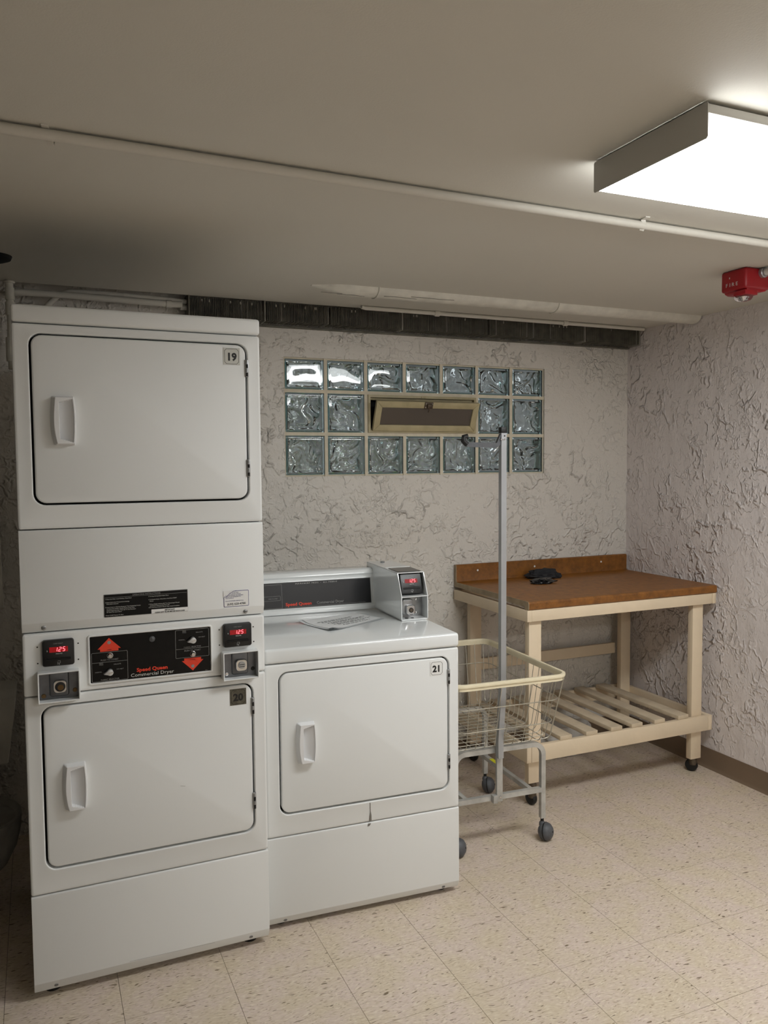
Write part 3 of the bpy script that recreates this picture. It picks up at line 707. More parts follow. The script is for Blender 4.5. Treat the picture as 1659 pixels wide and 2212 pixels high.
# console with its black fascia
B = MB(); P = [(.556, .9335), (.5605, .948), (.566, .952), (.5835, 1.070), (.578, 1.078), (.586, 1.092), (.600, 1.0965), (.66, 1.097), (.668, 1.09), (.668, .9335)]
B.prism(P, 'X', .001, .583, 'enamel_gloss', bev=.002); con = B.build('console', d21)
ca = math.atan2(.0175, .118); CM = Matrix.Translation((0, .5655, .950)) @ Matrix.Rotation(-ca, 4, 'X')
B = MB(); L = .114; y = -.0012
B.plate(.012, .002, .570, L, .003, [(0, .0), (0, -.0022), (.0015, -.0030), (.0042, -.0030), (.005, -.0018)], 'enamel_gloss')
B.plate(.0165, .0065, .5655, L-.0045, .002, [(0, -.0002), (0, -.0024), (.0002, -.0026)], 'print_black', cap1=True); y = -.0028
B.plate(.0200, .0100, .5620, L-.008, .002, [(0, -.0026), (0, y)], 'fascia_gloss', cap1=True)
y = -.0031
frame(B, .0175, .0078, .5645, L-.0058, .0007, 'print_grey'); line(B, .194, .010, .194, L-.010, .0008, 'print_grey')
frame(B, .060, .040, .188, .058, .0008, 'print_grey'); line(B, .06, .010, .194, .010, .0008, 'print_grey'); line(B, .205, .0118, .54, .0118, .0006, 'print_grey'); line(B, .02, L-.012, .194, L-.012, .0008, 'print_grey')
B.text('PRESS TO START', .158, .0465, y-.0003, .0050, 'print_grey', 'CENTER')
B.text('P E R M A N E N T   P R E S S    \u2022    A L L   F A B R I C', .250, L-.0145, y-.0003, .0072, 'print_white', sx=1.06)
B.text('Speed Queen', .207, .0165, y-.0003, .0170, 'print_red', bold=.0005, sx=1.14); B.text('Commercial Dryer', .334, .0172, y-.0003, .0150, 'print_grey', sx=.98)
o = lab(B.build('console_fascia', con), 'dark grey glossy fascia lettered Speed Queen Commercial Dryer'); o.matrix_local = CM
# coin box at the right of the console
u0, u1, v0, v1 = .578, .6865, .265, .655; t = .0028
prof = [(v0, .9340), (v0, 1.0245), (.306, 1.1105), (.645, 1.1150), (v1, 1.1150), (v1, .9340)]
cb = None
B = MB(); B.prism(prof, 'X', u0, u0+t, 'enamel_gloss'); B.prism(prof, 'X', u1-t, u1, 'enamel_gloss')
B.box((u0, v1-.003, .934), (u1, v1, 1.115), 'enamel_gloss'); B.box((u0, v0, .934), (u1, v1, .9385), 'enamel_gloss')
B.prism([(.3045, 1.1105), (.309, 1.1105), (.48, 1.1128), (v1, 1.1150), (v1, 1.1125), (.3045, 1.1075)], 'X', u0, u1, 'enamel_gloss')
B.box((u0+t, v0, 1.0215), (u1-t, .36, 1.0245), 'enamel_gloss')
B.box((u0+.002, .44, 1.1135), (u1-.002, .445, 1.1155), 'enamel_gloss')
cb = lab(B.build('coin_box', d21), 'white sheet metal coin box with sloped front')
B = MB(); B.prism([(.318, 1.1117), (.318, 1.1124), (.425, 1.1138), (.425, 1.1131)], 'X', u0+.008, u1-.006, 'fascia_gloss'); B.build('top_plate', cb)
B = MB(); B.lathe([(.009, 0), (.009, .004), (.007, .0055), (.0035, .0056), (.0035, .004)], (u0+.050, .60, 1.1145), (0, 0, 1), 'zinc', n=18); B.build('top_lock', cb)
B = MB(); B.box((u0+t, .352, 1.025), (u1-t, .356, 1.109), 'black_plastic'); B.build('display_backing', cb)
sa = math.atan2(.036, .086)
pd = pay_display(cb, 0, 0, .088, .076, 0, M=Matrix.Translation((u0+.0095, .300, 1.0275)) @ Matrix.Rotation(-.30, 4, 'X'))
B = MB(); B.box((u0+t, .318, .9385), (u1-t, .322, 1.0215), 'zinc')
for dx, dz in ((.082, .013+.938), (.082, .067+.938)): B.lathe([(.006, 0), (.0055, .002), (.002, .0035)], (u0+dx, .318, dz), (0, -1, 0), 'chrome', n=12)
for dx in (.028, .052): B.lathe([(.0075, 0), (.006, .0008)], (u0+dx, .285, .9386), (0, 0, 1), 'dark_gap', n=12)
B.build('slide_plate', cb)
B = MB(); B.plate(u0+.014, .9480, u0+.062, 1.0100, .012, [(0, .318), (.0005, .302), (.003, .297), (.008, .2955)], 'zinc', cap1=True)
B.plate(u0+.026, .9510, u0+.062, .9890, .009, [(0, .2955), (.0006, .281), (.003, .2785), (.007, .2780)], 'chrome', cap1=True)
B.lathe([(.0095, 0), (.0095, .0006)], (u0+.045, .2779, .9695), (0, -1, 0), 'dark_gap', n=18); B.lathe([(.0065, 0), (.006, .0012)], (u0+.045, .2775, .9695), (0, -1, 0), 'latch_metal', n=14)
B.build('lock_boss', cb)
for x in (.05, .635):
    for yy in (.06, .60): MB().lathe([(.022, 0), (.022, .008), (.009, .012), (.009, .028)], (x, yy, .0), (0, 0, 1), 'rubber_black', n=14).build('levelling_foot', d21)
B = MB(); B.faces([(.3520, -.0011, .380), (.3545, -.0011, .379), (.3550, -.0011, .350), (.3575, -.0011, .335), (.3580, -.0011, .317), (.3485, -.0011, .316), (.3500, -.0011, .332), (.3525, -.0011, .345)], [tuple(range(8))], 'dirt')
B.faces([(.346, -.0016, .309), (.356, -.0016, .308), (.350, -.0016, .300), (.344, -.0016, .300)], [(0, 1, 2, 3)], 'dirt'); lab(B.build('lint_smear', d21), 'grey smear of lint below the door')
# paper notice in a plastic sleeve lying on the dryer
def to_w(u, v, z): c_, s_ = math.cos(-.0529), math.sin(-.0529); return Vector((.6988+u*c_-v*s_, .0599+u*s_+v*c_, z))
B = MB(); A_, B_, C_, D_ = Vector((.208, .387, 0)), Vector((.280, .186, 0)), Vector((.539, .338, 0)), Vector((.476, .500, 0))
def sheet(Bm, P, z, mat, lift, n=10):
    V = []
    for i in range(n+1):
        row = []
        for j in range(n+1):
            s_, t_ = i/n, j/n; p_ = (P[0]*(1-s_)+P[1]*s_)*(1-t_)+(P[3]*(1-s_)+P[2]*s_)*t_
            zz = z+lift(s_, t_); w_ = to_w(p_.x, p_.y, zz); row.append(Bm.bm.verts.new(w_))
        V.append(row)
    k = Bm.mi(mat)
    for i in range(n):
        for j in range(n): Bm.bm.faces.new((V[i][j], V[i+1][j], V[i+1][j+1], V[i][j+1])).material_index = k
lf = lambda s_, t_: .0016+.010*max(0, 1-math.hypot(s_-.0, t_)*3.2)**2+.008*max(0, 1-math.hypot(s_-1, t_)*5)**2+.0008*math.sin(9*s_+5*t_)+.0012*abs(math.sin(3*t_+1))
sheet(B, (A_, B_, C_, D_), .9331, 'film_sleeve', lf)
no = B.build('notice_sleeve', recalc=False); tag(no, 'clear plastic sleeve with printed notice lying on the top of dryer 21', 'notice')
B = MB(); In = lambda p, q_: p*(1-q_)+(A_+B_+C_+D_)/4*q_
sheet(B, tuple(In(p, .10) for p in (A_, B_, C_, D_)), .9338, 'paper', lf)
B.build('paper_sheet', no, recalc=False)
B = MB(); ex = (C_-B_).normalized(); ey = (A_-B_).normalized()
rows_ = [(.70, .12, .78, 1), (.62, .16, .72, 1), (.50, .20, .92, 0), (.43, .24, .86, 0), (.33, .22, .95, 0), (.26, .26, .80, 0), (.16, .30, .85, 0)]
for t_, a_, b2, bold in rows_:
    x_ = a_
    while x_ < b2:
        wl = random.uniform(.03, .09)
        for q_ in (0,):
            P = [(x_, t_-.018), (min(b2, x_+wl), t_-.018), (min(b2, x_+wl), t_+.012), (x_, t_+.012)]
            vs = []
            for s_, q2 in P:
                ss_, tt_ = 1-q2, s_   # sheet params: s from A to B, t towards C/D
                p_ = (A_*(1-ss_)+B_*ss_)*(1-tt_)+(D_*(1-ss_)+C_*ss_)*tt_; p_ = In(p_, .10)
                w_ = to_w(p_.x, p_.y, .9343+lf(ss_, tt_)); vs.append(w_)
            B.faces(vs, [(0, 1, 2, 3)], 'print_black')
        x_ += wl+.015
B.build('printed_text', no, recalc=False)

# ---------------------------------------------------------------- ceiling light fixtures
def light(name, label, x, y):
    # origin at the ceiling, left far corner
    T = thing(name, label, 'ceiling light', (x, y, ZC-.0045), 0, 'fluorescent ceiling lights')
    Lx, Wy, H = 1.22, .352, .071
    B = MB(); B.box((.0022, .003, -.0205), (Lx-.0022, Wy-.003, -.002), 'fixture_metal', bev=.0015); B.box((.1, .06, -.002), (Lx-.1, Wy-.06, .0044), 'fixture_metal'); B.build('housing', T)
    for xx in (-.0015, Lx-.0005):
        B = MB(); B.prism([(0.002, -.0005), (Wy-.002, -.0005), (Wy, -.004), (Wy, -H+.004), (Wy-.004, -H), (.004, -H), (0, -H+.004), (0, -.004)], 'X', xx, xx+.002, 'fixture_metal'); B.build('end_plate', T)
    B = MB(); pr = []
    n = 3
    side = [(.006, -.0208)]
    for i in range(12):                      # prismatic ribs along the two sides
        z = -.0225-.0034*i; side += [(.004, z), (.0058, z-.0017)]
    bottom = [(.008, -.0665), (.014, -.0693)]
    for prof, mt in ((side, 'lens_side'), ([side[-1]]+bottom+[(Wy-p, q) for p, q in reversed([side[-1]]+bottom)], 'lens'), ([(Wy-p, q) for p, q in side], 'lens_side')):
        B.loft([[(xx, p, q) for p, q in prof] for xx in (.001, Lx-.001)], mt, closed=False)
    lab(B.build('diffuser', T, recalc=False), 'bright white wraparound lens')
    return T
light('ceiling_light', 'lit white wraparound fluorescent light on the ceiling at upper right', 1.290, -1.172)
light('ceiling_light', 'unseen fill light added behind the camera, built as a second wraparound fluorescent', 1.290, -3.75)  # out-of-frame fixture added as fill on the machine fronts

# conduit along the ceiling with straps
simple('conduit_paint', srgb(206, 202, 192), rough=.55, bump=.0004, bscale=60)
cd = thing('ceiling_conduit', 'thin white painted conduit strapped along the ceiling beside the light', 'conduit', (1.0, -.505, ZC))
y0c, y1c = -.530+.505, -.470+.505
B = MB(); B.tube([(-1.69, y0c-.02, -.0145), (0, -.003, -.0145), (2.075, y1c, -.0145)], .0118, 'conduit_paint', n=16); B.build('conduit_tube', cd)
for x in (.722, -.9, 1.75):
    yy = .005+.012*x
    B = MB(); B.tube([(x-.012, yy-.040, -.0015), (x-.008, yy-.016, -.002), (x-.004, yy-.0135, -.014), (x, yy, -.0278), (x+.002, yy+.0125, -.0155)], .0035, 'pipe_paint', n=8, prof=[(.007, .0016), (-.007, .0016), (-.007, -.0016), (.007, -.0016)]); B.build('strap', cd)

# plastered pipe half buried in the ceiling
pp = thing('ceiling_pipe', 'cracked plaster-coated pipe half buried in the ceiling above the window', 'pipe', (1.08, .655, ZC))
B = MB(); 
pts = []
prof = [( .048*math.cos(a_)*1.0, -.034*math.sin(a_)) for a_ in [PI*i/10 for i in range(11)]]
loops = []
for i in range(60):
    x = 1.99*i/59; tp = min(1, (x+.02)/.14); jit = noise.noise(Vector((x*9, 0, 0)))*.003
    loops.append([(x, yy*tp*(1+jit*3)+.01+.012*(1-tp), zz*tp+(noise.noise(Vector((x*20, yy*60, 0)))*.0012)+.0005) for yy, zz in prof])
B.loft(loops, 'pipe_plaster', True, True); B.build('plaster_coat', pp)
for x in (.27, 1.15):
    B = MB(); B.tube([(x, .01+.0505*math.cos(a_), -.0358*math.sin(a_)+.0006) for a_ in [PI*i/12 for i in range(13)]], .0028, 'pipe_plaster', n=8); B.build('collar', pp)
for x0, x1, yy in ((.03, .12, -.006), (.10, .22, .000), (.30, .45, -.012), (.42, .62, -.020)):
    p_ = Vector((x0, yy, 0)); n_ = 6
    pts = [(x0+(x1-x0)*i/n_, yy+random.uniform(-.004, .004)-.004, -.034*math.sqrt(max(0, 1-((yy-.014)/.048)**2))-.0006) for i in range(n_+1)]
    MB().tube(pts, .0009, 'dirt', n=5).build('crack', pp)

# thin pipe in front of the slot
tp = thing('slot_pipe', 'thin white pipe along the ceiling slot just in front of the finned heater', 'pipe', (1.42, .985, ZC))
B = MB(); B.tube([(0, 0, -.006), (.02, .002, -.010), (1.62, .006, -.010)], .0095, 'pipe_paint', n=12); B.build('pipe_run', tp)
for x in (.37, 1.1):
    B = MB(); B.lathe([(.013, 0), (.0145, .006), (.0145, .02), (.013, .026)], (x, .003, -.010), (1, 0, 0), 'pipe_paint', n=12); B.build('coupling', tp)

# finned radiator element
fr = thing('finned_heater', 'long dark finned radiator tube hung in the slot under the ceiling', 'radiator', (.665, 1.048, 2.155))
Lr = 2.41
B = MB(); B.tube([(-.03, .045, .038), (Lr, .045, .038)], .011, 'pipe_paint', n=12); B.build('heater_tube', fr)
x = 0; sec = 0
for a_, b2 in ((0, .315), (.335, .62), (.632, .98), (.992, 1.45), (1.462, 2.03), (2.045, 2.395)):
    B = MB(); x = a_; i = 0
    while x < b2:
        t_ = random.uniform(-.0012, .0012); dz = random.uniform(-.0012, .0012); mm = 'fin_chipped' if random.random() < .04 else 'fin_metal'
        zt = .079+dz
        B.box((x, 0+dz*.6, dz), (x+.0022, .086, zt), mm, M=Matrix.Translation((0, 0, 0)) @ Matrix.Shear('XY', 4, (0, 0)))
        if random.random() < .05: B.box((x-.001, -.003, .060+dz), (x+.004, .001, .070), 'fin_chipped')
        x += .0064+random.uniform(-.0006, .0006)
    stuff(B.build('fin_bank', fr))
for x in (-.002, .325, .986, 2.036, 2.398):
    B = MB(); B.box((x-.0025, -.004, -.006), (x+.0025, .090, .09), 'fin_chipped' if x > 0 else 'fin_metal', bev=.0008); B.build('hanger', fr)
B = MB(); B.box((-.02, .089, -.012), (Lr-.002, .1085, -.004), 'fin_metal', bev=.001); lab(B.build('mounting_rail', fr), 'dusty rail along the wall under the fins')

# pipes at the upper left corner, above the stacked dryer
wp = thing('wall_pipes', 'white painted pipes running into the finned heater above the tall dryer', 'pipe', (0, 1.085, 2.2))
B = MB(); B.tube([(-.03, 0, .008), (.20, 0, .008), (.42, 0, .005), (.60, 0, .002), (.64, 0, .004)], .0135, 'pipe_paint', n=14); B.build('lower_run', wp)
B = MB(); B.tube([(.10, .03, -.05), (.125, .028, -.02), (.155, .022, .010), (.20, .016, .026), (.26, .014, .028), (.42, .010, .026), (.60, .008, .020), (.66, .006, .016)], .0115, 'pipe_paint', n=14); B.build('upper_run', wp)
B = MB(); B.lathe([(.0165, 0), (.0165, .022)], (.575, 0, .002), (1, 0, 0), 'pipe_paint', n=14); B.build('coupling', wp); B = MB(); B.lathe([(.014, 0), (.014, .014)], (.405, .010, .026), (1, 0, 0), 'pipe_paint', n=14); B.build('coupling', wp)
vp = thing('drop_pipe', 'vertical white pipe with collars rising into the ceiling at the left edge', 'pipe', (-.020, 1.03, 1.90))
B = MB(); B.cyl((0, 0, 0), (0, 0, .337), .0135, 'pipe_plaster', n=16); B.build('pipe_run', vp)
for z, h, r in ((.265, .045, .0165), (.205, .05, .0175), (.03, .09, .020), (.0, .012, .012)):
    B = MB(); B.lathe([(r, 0), (r*1.04, h*.2), (r, h)], (0, 0, z), (0, 0, 1), 'pipe_plaster', n=16); B.build('collar', vp)
B = MB(); B.lathe([(.018, 0), (.021, -.004), (.019, -.008), (.015, -.009)], (0, 0, .3365), (0, 0, 1), 'pipe_plaster', n=12); B.build('ceiling_flange', vp)
B = MB(); B.lathe([(.055, 0), (.050, -.012), (.03, -.020)], (-.055, .645, ZC), (0, 0, 1), 'black_hole', n=20); tag(B.build('cable_grommet'), 'small black round cap on the ceiling at the far left edge', 'cap')

# ---------------------------------------------------------------- fire alarm strobe
fa = thing('fire_alarm', 'red fire alarm box with clear strobe lens mounted on the ceiling', 'fire alarm', (2.464, -.200, ZC))
B = MB(); B.box((0, 0, -.078), (.125, .118, -.0005), 'alarm_red', bev=.010, seg=3)
B.prism([(.008, -.070), (.117, -.070), (.110, -.082), (.085, -.088), (.030, -.088), (.016, -.083)], 'Y', .006, .112, 'alarm_red', bev=.003)
B.box((.004, .004, -.099), (.066, .060, -.082), 'alarm_red', bev=.002); B.build('alarm_body', fa)
M = Matrix.Translation((0, 0, 0)) @ Matrix.Rotation(-PI/2, 4, 'Z')
B = MB(); [B.text(ch_, x_, -.061, -.0010, .0190, 'print_white', sx=1.1, M=M) for ch_, x_ in (('F', -.092), ('I', -.0745), ('R', -.064), ('E', -.0455))]
B.box((-.0012, .073, -.032), (-.0002, .076, -.026), 'print_white'); lab(B.build('alarm_lettering', fa), 'white letters reading FIRE')
B = MB(); B.lathe([(.034, 0), (.033, -.008), (.027, -.017), (.012, -.021)], (.040, .046, -.096), (0, 0, 1), 'alarm_clear', n=24); lab(B.build('strobe_lens', fa), 'clear strobe dome')
B = MB(); B.lathe([(.016, 0), (.006, -.010), (.004, -.012)], (.040, .046, -.098), (0, 0, 1), 'chrome', n=16); B.build('strobe_reflector', fa)
B = MB(); B.lathe([(.019, 0), (.019, .012), (.0155, .014), (.0155, .018)], (.082, 0, -.018), (0, -1, 0), 'zinc', n=18); B.build('connector', fa)
B = MB(); B.tube([(.082, -.012, -.018), (.083, -.13, -.016), (.084, -.17, -.010), (.084, -.19, .004)], .0118, 'pipe_paint', n=14); B.build('conduit', fa)

# ---------------------------------------------------------------- folding table with slatted shelf
TB = thing('folding_table', 'cream painted wooden table with brown laminate top and slatted lower shelf', 'table', (0, 0, 0))
x0, x1, yf, yb = 1.9825, 3.060, .482, 1.150
B = MB(); pr = [(yf+.004, .8860), (yf, .890), (yf, .914), (yf+.004, .9215), (yf+.010, .9233), (yb-.028, .9233), (yb-.022, .926), (yb-.020, .932), (yb-.020, 1.004), (yb-.016, 1.0105), (yb, 1.0105), (yb, .899), (yf+.034, .899), (yf+.030, .886)]
B.prism(pr, 'X', x0, x1, 'laminate'); tpn = B.build('worktop', TB, smooth=25)
B = MB(); B.prism([(p if p > yf+.001 else p, q) for p, q in pr], 'X', x0-.0025, x0-.0001, 'table_edge_raw'); B.build('top_end_strip', TB)
for x in (2.105, 2.450, 2.884):
    B = MB(); B.lathe([(.0052, 0), (.0052, .0006), (.003, .0012)], (x, yb-.0200, .977), (0, -1, 0), 'label_white', n=12); B.build('screw_cap', TB)
def board(name, a, b_, bev=.002, mat='table_paint'):
    B = MB(); B.box(a, b_, mat, bev=bev); return B.build(name, TB)
board('apron_rail', (1.9995, .486, .8345), (3.036, .506, .8845)); board('apron_rail', (1.9750, .484, .8345), (1.9985, 1.145, .8850)); board('apron_rail', (3.037, .484, .8345), (3.058, 1.145, .8850)); board('apron_rail', (1.9995, 1.126, .8345), (3.036, 1.145, .8845))
LG = ((1.9995, .508), (2.936, .508), (2.030, 1.075), (2.958, 1.048))
for x, y_ in LG:
    zb_ = .108 if x < 2.02 and y_ < .6 else (.070 if y_ < .6 else .10)
    board('leg', (x, y_, zb_), (x+.064, y_+.032, .8335))
    # caster
    c = bpy.data.objects.new('caster', None); COL.objects.link(c); c.parent = TB
    cx, cy = x+.034, y_+.018; ang = .6 if x > 2.5 else .15
    ax = Vector((math.cos(ang), math.sin(ang), 0)); r = min(.030, zb_*.44)
    B = MB(); B.lathe([(r*.4, -.013), (r*.9, -.011), (r, -.005), (r, .005), (r*.9, .011), (r*.4, .013)], (cx, cy+.012, r), ax, 'rubber_black', n=20); B.build('wheel', c)
    B = MB(); B.cyl((cx, cy, r*1.9), (cx, cy, zb_), .008, 'brass', n=10); B.lathe([(.016, 0), (.016, -.004), (.02, -.014), (.018, -(zb_-r*1.2))], (cx, cy+.004, zb_), (0, 0, 1), 'latch_metal', n=14); B.build('caster_fork', c)
board('shelf_rail', (1.9995, .484, .212), (3.020, .507, .2855)); board('shelf_rail', (1.9750, .484, .212), (1.9985, 1.12, .2855)); board('shelf_rail', (3.021, .484, .212), (3.045, 1.12, .2855)); board('shelf_rail', (1.9995, 1.112, .212), (3.020, 1.130, .2855))
for i, x in enumerate((2.017, 2.155, 2.297, 2.4375, 2.557, 2.692, 2.838)):
    w = .064; sk_ = random.uniform(-.004, .004); B = MB()
    ya = .492 if i else .56
    if i == 0: x += .05; w = .055
    B.prism([(x, ya), (x+w, ya), (x+w+sk_, 1.108), (x+sk_, 1.108)], 'Z', .2862, .3050, 'slat_paint', bev=.0015); B.build('slat', TB)
board('back_rail', (2.0955, 1.095, .470), (2.957, 1.113, .528))
board('side_rail', (2.991, .545, .2860), (3.012, 1.047, .318)) if False else None
# cloth and scrap lying on the table, crumpled by noise
def crumple(name, c, size, mat, seed, rot=0, amp=.35, fr=9, sub=4, flat=.55):
    B = MB(); bmesh.ops.create_icosphere(B.bm, subdivisions=sub, radius=1); B.mi(mat); R_ = Matrix.Rotation(rot, 3, 'Z')
    for v in B.bm.verts:
        p = v.co.copy(); q = p*1.6+Vector((seed, seed*2, 0)); d = noise.noise(q)*amp+abs(noise.noise(q*2.3))*amp*.6-abs(noise.noise(q*4.5))*amp*.35
        p = p*(1+d); p = Vector((p.x*size[0], p.y*size[1], p.z*size[2])); p = R_ @ p
        v.co = Vector(c)+p
        if v.co.z < c[2]-size[2]*flat: v.co.z = c[2]-size[2]*flat
    o = B.build(name, smooth=28); return o
ct = tag(crumple('cloth', (2.445, 1.045, .9435), (.088, .042, .030), 'black_cloth', 3.3, -.25, amp=.45, flat=.66), 'crumpled black cloth by the backsplash of the table', 'cloth')
cs2 = tag(crumple('plastic_scrap', (2.352, .912, .9312), (.060, .036, .015), 'black_plastic_film', 7.9, -.1, amp=.6, flat=.48), 'smaller shiny black plastic scrap in front of the crumpled cloth', 'plastic scrap')
bag = tag(crumple('plastic_bag', (2.54, 1.00, .080), (.17, .080, .095), 'white_film', 5.1, 0, amp=.4, flat=.84), 'crumpled whitish plastic bag on the floor under the slatted shelf', 'bag')

# ---------------------------------------------------------------- laundry cart
ct_ang = -.06
CT = thing('laundry_cart', 'wire laundry cart with cream vinyl rim, hanging pole and grey casters', 'cart', (1.7054, .5012, 0), ct_ang)
hw, hd = .195, .250
def arcpts(c, r, a0, a1, n, ax1, ax2): return [tuple(Vector(c)+Vector(ax1)*r*math.cos(a0+(a1-a0)*i/n)+Vector(ax2)*r*math.sin(a0+(a1-a0)*i/n)) for i in range(n+1)]
tr = .0098; r = .045; zt = .398
for sy in (-1, 1):
    yy = sy*hd
    pts = [(-hw, yy, .090), (-hw, yy, zt-r)] + arcpts((-hw+r, yy, zt-r), r, PI, PI/2, 8, (1, 0, 0), (0, 0, 1))[1:] + arcpts((hw-r, yy, zt-r), r, PI/2, 0, 8, (1, 0, 0), (0, 0, 1)) + [(hw, yy, .090)]
    B = MB(); B.tube(pts, tr, 'steel_tube', square=True); B.build('leg_frame', CT, smooth=30)
    B = MB(); B.tube([(-hw+tr, yy, .208), (hw-tr, yy, .208)], .0095, 'steel_tube', square=True); B.build('cross_bar', CT)
B = MB(); B.tube([(hw-.05, -hd+tr, .208), (hw-.05, hd-tr, .208)], .009, 'steel_tube', square=True); br = B.build('length_bar', CT)
B = MB(); B.box((hw-.0592, .035, .2175), (hw-.0408, .095, .2182), 'yellow_label'); lab(B.build('sticker', br), 'small yellow sticker')
B = MB(); B.tube([(-hw+.05, -hd+tr, .208), (-hw+.05, hd-tr, .208)], .009, 'steel_tube', square=True); B.build('length_bar', CT)
for sx in (-1, 1):
    for sy in (-1, 1):
        c = bpy.data.objects.new('caster', None); COL.objects.link(c); c.parent = CT; c.location = (sx*hw, sy*hd, 0); c.rotation_euler = (0, 0, random.uniform(-.3, .3))
        R_ = .036; o_ = Vector((.010, -.012, R_))
        B = MB(); ax = Vector((.62, -.76, .16)).normalized()
        B.lathe([(.006, -.030), (.020, -.026), (.031, -.017), (.0352, -.006), (.0352, -.002)], o_, ax, 'caster_grey', n=26)
        B.lathe([(.0352, .002), (.0352, .006), (.031, .017), (.020, .026), (.006, .030)], o_, ax, 'caster_grey', n=26)
        B.lathe([(.0365, -.0022), (.0365, .0022)], o_, ax, 'rubber_black', n=26)
        for s_ in (-1, 1): B.lathe([(.004, 0), (.0035, .001)], o_+ax*s_*.0298, ax*s_, 'dark_gap', n=8)
        B.build('wheel', c)
        B = MB(); B.cyl((0, 0, .066), (0, 0, .094), .0068, 'rubber_black', n=10); B.lathe([(.013, 0), (.012, .010), (.008, .016)], (0, 0, .060), (0, 0, 1), 'caster_grey', n=14); B.build('stem', c)
# wire basket: tapered, U wires, hoops and floor grid
zr, zb_ = .686, .418
tw, tf, tb = .243, -.358, .330       # rim half width, front, back
bw_, bf, bb = .219, -.285, .262      # floor of the basket
def lev(t): return (bw_+(tw-bw_)*t, bf+(tf-bf)*t, bb+(tb-bb)*t, zb_+(zr-zb_)*t)
B = MB()
for t_ in (.30, .66, .97):
    w_, f_, b2, z_ = lev(t_)
    lp = rrect(-w_, f_, w_, b2, .055, 6); B.tube([(x, y_, z_) for x, y_ in lp], .0020, 'wire_steel', n=6, closed=True)
def uw(p_top, p_bot, q_bot, q_top):
    a_, b2, c_, d_ = map(Vector, (p_top, p_bot, q_bot, q_top)); rr = .028; P = [a_]
    k1 = b2+(a_-b2).normalized()*rr; k2 = b2+(c_-b2).normalized()*rr
    for i in range(5): t_ = i/4; P.append(k1*(1-t_)**2+b2*2*t_*(1-t_)+k2*t_*t_)
    k1 = c_+(b2-c_).normalized()*rr; k2 = c_+(d_-c_).normalized()*rr
    for i in range(5): t_ = i/4; P.append(k1*(1-t_)**2+c_*2*t_*(1-t_)+k2*t_*t_)
    P.append(d_); B.tube(P, .00155, 'wire_steel', n=5)
nx_, ny_ = 11, 15
for i in range(nx_):
    u = -1+2*i/(nx_-1); u *= .92; uw((tw*u, tf+.003, zr), (bw_*u, bf, zb_), (bw_*u, bb, zb_), (tw*u, tb-.003, zr))
for j in range(ny_):
    s_ = (j+.5)/ny_; yt = tf+(tb-tf)*s_; ybm = bf+(bb-bf)*s_; uw((-tw+.003, yt, zr), (-bw_, ybm, zb_+.003), (bw_, ybm, zb_+.003), (tw-.003, yt, zr))
stuff(B.build('wire_basket', CT, smooth=60))
B = MB(); lp = []
for x, y_ in rrect(-tw, tf, tw, tb, .05, 8): lp.append((x, y_, zr+.008))
pf = [(-.0055, -.017), (.0040, -.017), (.0040, -.006), (.0085, -.004), (.0098, .002), (.0080, .0070), (.002, .0090), (-.004, .0080), (-.0062, .004), (-.0055, -.004)]
B.tube(lp, .01, 'rim_vinyl', closed=True, prof=[(p, q) for p, q in pf]); lab(B.build('basket_rim', CT, smooth=50), 'cream vinyl rim moulding')
# pole and hook
lx = -.010
B = MB()
pts = [(lx+.0, -hd-.021, .205), (lx, -hd-.021, .43)]
B.box((lx-.013, -hd-.024, .196), (lx+.013, -hd-.0105, .415), 'steel_tube', bev=.002); B.box((lx-.030, -hd-.030, .194), (lx-.012, -hd-.006, .224), 'steel_tube', bev=.001)
for z in (.385, .215): B.lathe([(.0055, 0), (.005, .003), (.002, .004)], (lx+.002, -hd-.024, z), (0, -1, 0), 'chrome', n=10)
B.build('pole_bracket', CT)
B = MB(); B.tube([(lx-.004, -hd-.030, .375), (lx-.004, -hd-.028, .44), (lx+.008, -hd-.020, .55), (lx+.014, -hd-.016, .625), (lx+.016, -hd-.015, 1.638)], .0112, 'pole_steel', square=True); po = B.build('hanging_pole', CT, smooth=25)
po_pivot = None
B = MB(); xp = lx+.016; yp = -hd-.015
B.box((xp-.0128, yp-.0128, 1.636), (xp+.0128, yp+.0128, 1.660), 'rubber_black', bev=.003); B.build('pole_cap', po)
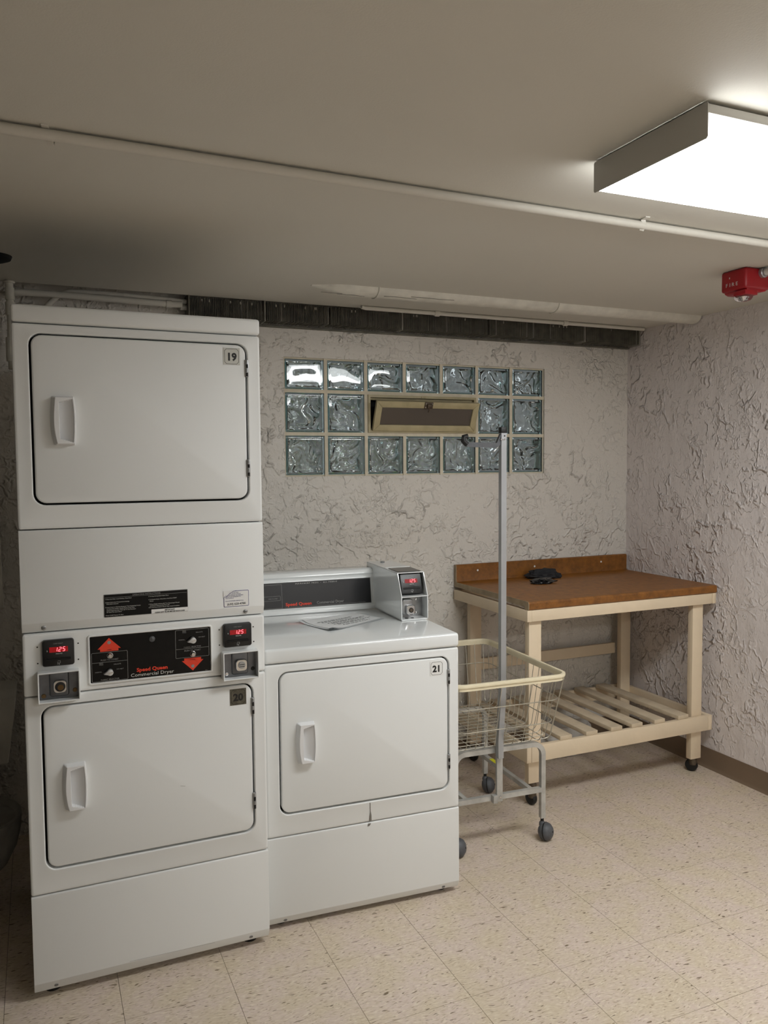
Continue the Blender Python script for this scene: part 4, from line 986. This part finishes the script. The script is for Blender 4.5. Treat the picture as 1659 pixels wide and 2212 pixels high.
B = MB(); B.tube([(xp-.004, yp, 1.630), (xp-.018, yp, 1.600), (xp-.028, yp, 1.590), (xp-.120, yp, 1.592), (xp-.150, yp, 1.594), (xp-.164, yp, 1.606), (xp-.163, yp, 1.618)], .008, 'caster_grey', n=10, prof=[(.009, .0065), (-.009, .0065), (-.009, -.0065), (.009, -.0065)])
B.lathe([(.005, 0), (.004, .003)], (xp-.011, yp-.0095, 1.612), (0, -1, 0), 'chrome', n=10); B.lathe([(.003, 0), (.003, .001)], (xp+.002, yp-.0113, 1.626), (0, -1, 0), 'dark_gap', n=8); B.lathe([(.004, 0), (.004, .003)], (xp, yp-.0115, 1.613), (0, -1, 0), 'chrome', n=8)
B.build('hook_arm', po, smooth=30)
B = MB(); B.tube([(xp-.152, yp, 1.5935), (xp-.166, yp, 1.606), (xp-.164, yp, 1.6215), (xp-.150, yp, 1.623)], .0105, 'rubber_black', n=10); B.build('hook_tip', po)

# ---------------------------------------------------------------- old fittings glimpsed left of the stacked dryer
B = MB(); B.prism([(-.40, .67), (-.043, .67), (-.052, .60), (-.076, .430), (-.36, .430)], 'Y', .80, 1.10, 'tub_white', bev=.006); 
ut = tag(B.build('utility_tub'), 'white tapered utility tub half hidden left of the tall dryer', 'utility sink')
for x, yy in ((-.33, .86), (-.17, .86), (-.33, 1.03), (-.17, 1.03)): MB().box((x, yy, 0), (x+.04, yy+.04, .43), 'tub_grey').build('leg', ut)
B = MB(); B.lathe([(.04, 0), (.10, .012), (.145, .05), (.175, .11), (.188, .17), (.190, .215), (.183, .22), (.17, .20), (.02, .20)], (-.222, .60, .115), (0, 0, 1), 'tub_grey', n=36)
bk = tag(B.build('round_basin'), 'grey round-bottomed basin low down left of the tall dryer', 'basin')
B = MB(); B.lathe([(.09, 0), (.085, .02), (.05, .06), (.045, .118)], (-.222, .60, 0), (0, 0, 1), 'tub_grey', n=24); B.build('basin_foot', bk)
B = MB(); B.prism([(-.26, .985), (-.078, .985), (-.083, 1.36), (-.26, 1.36)], 'Y', .95, .97, 'tub_white', bev=.002); 
o = tag(B.build('wall_panel'), 'pale upright panel fixed at the left edge behind the tall dryer', 'panel')
for x in (-.24, -.12): MB().box((x, .97, 1.10), (x+.02, YB, 1.13), 'tub_grey').build('bracket', o)
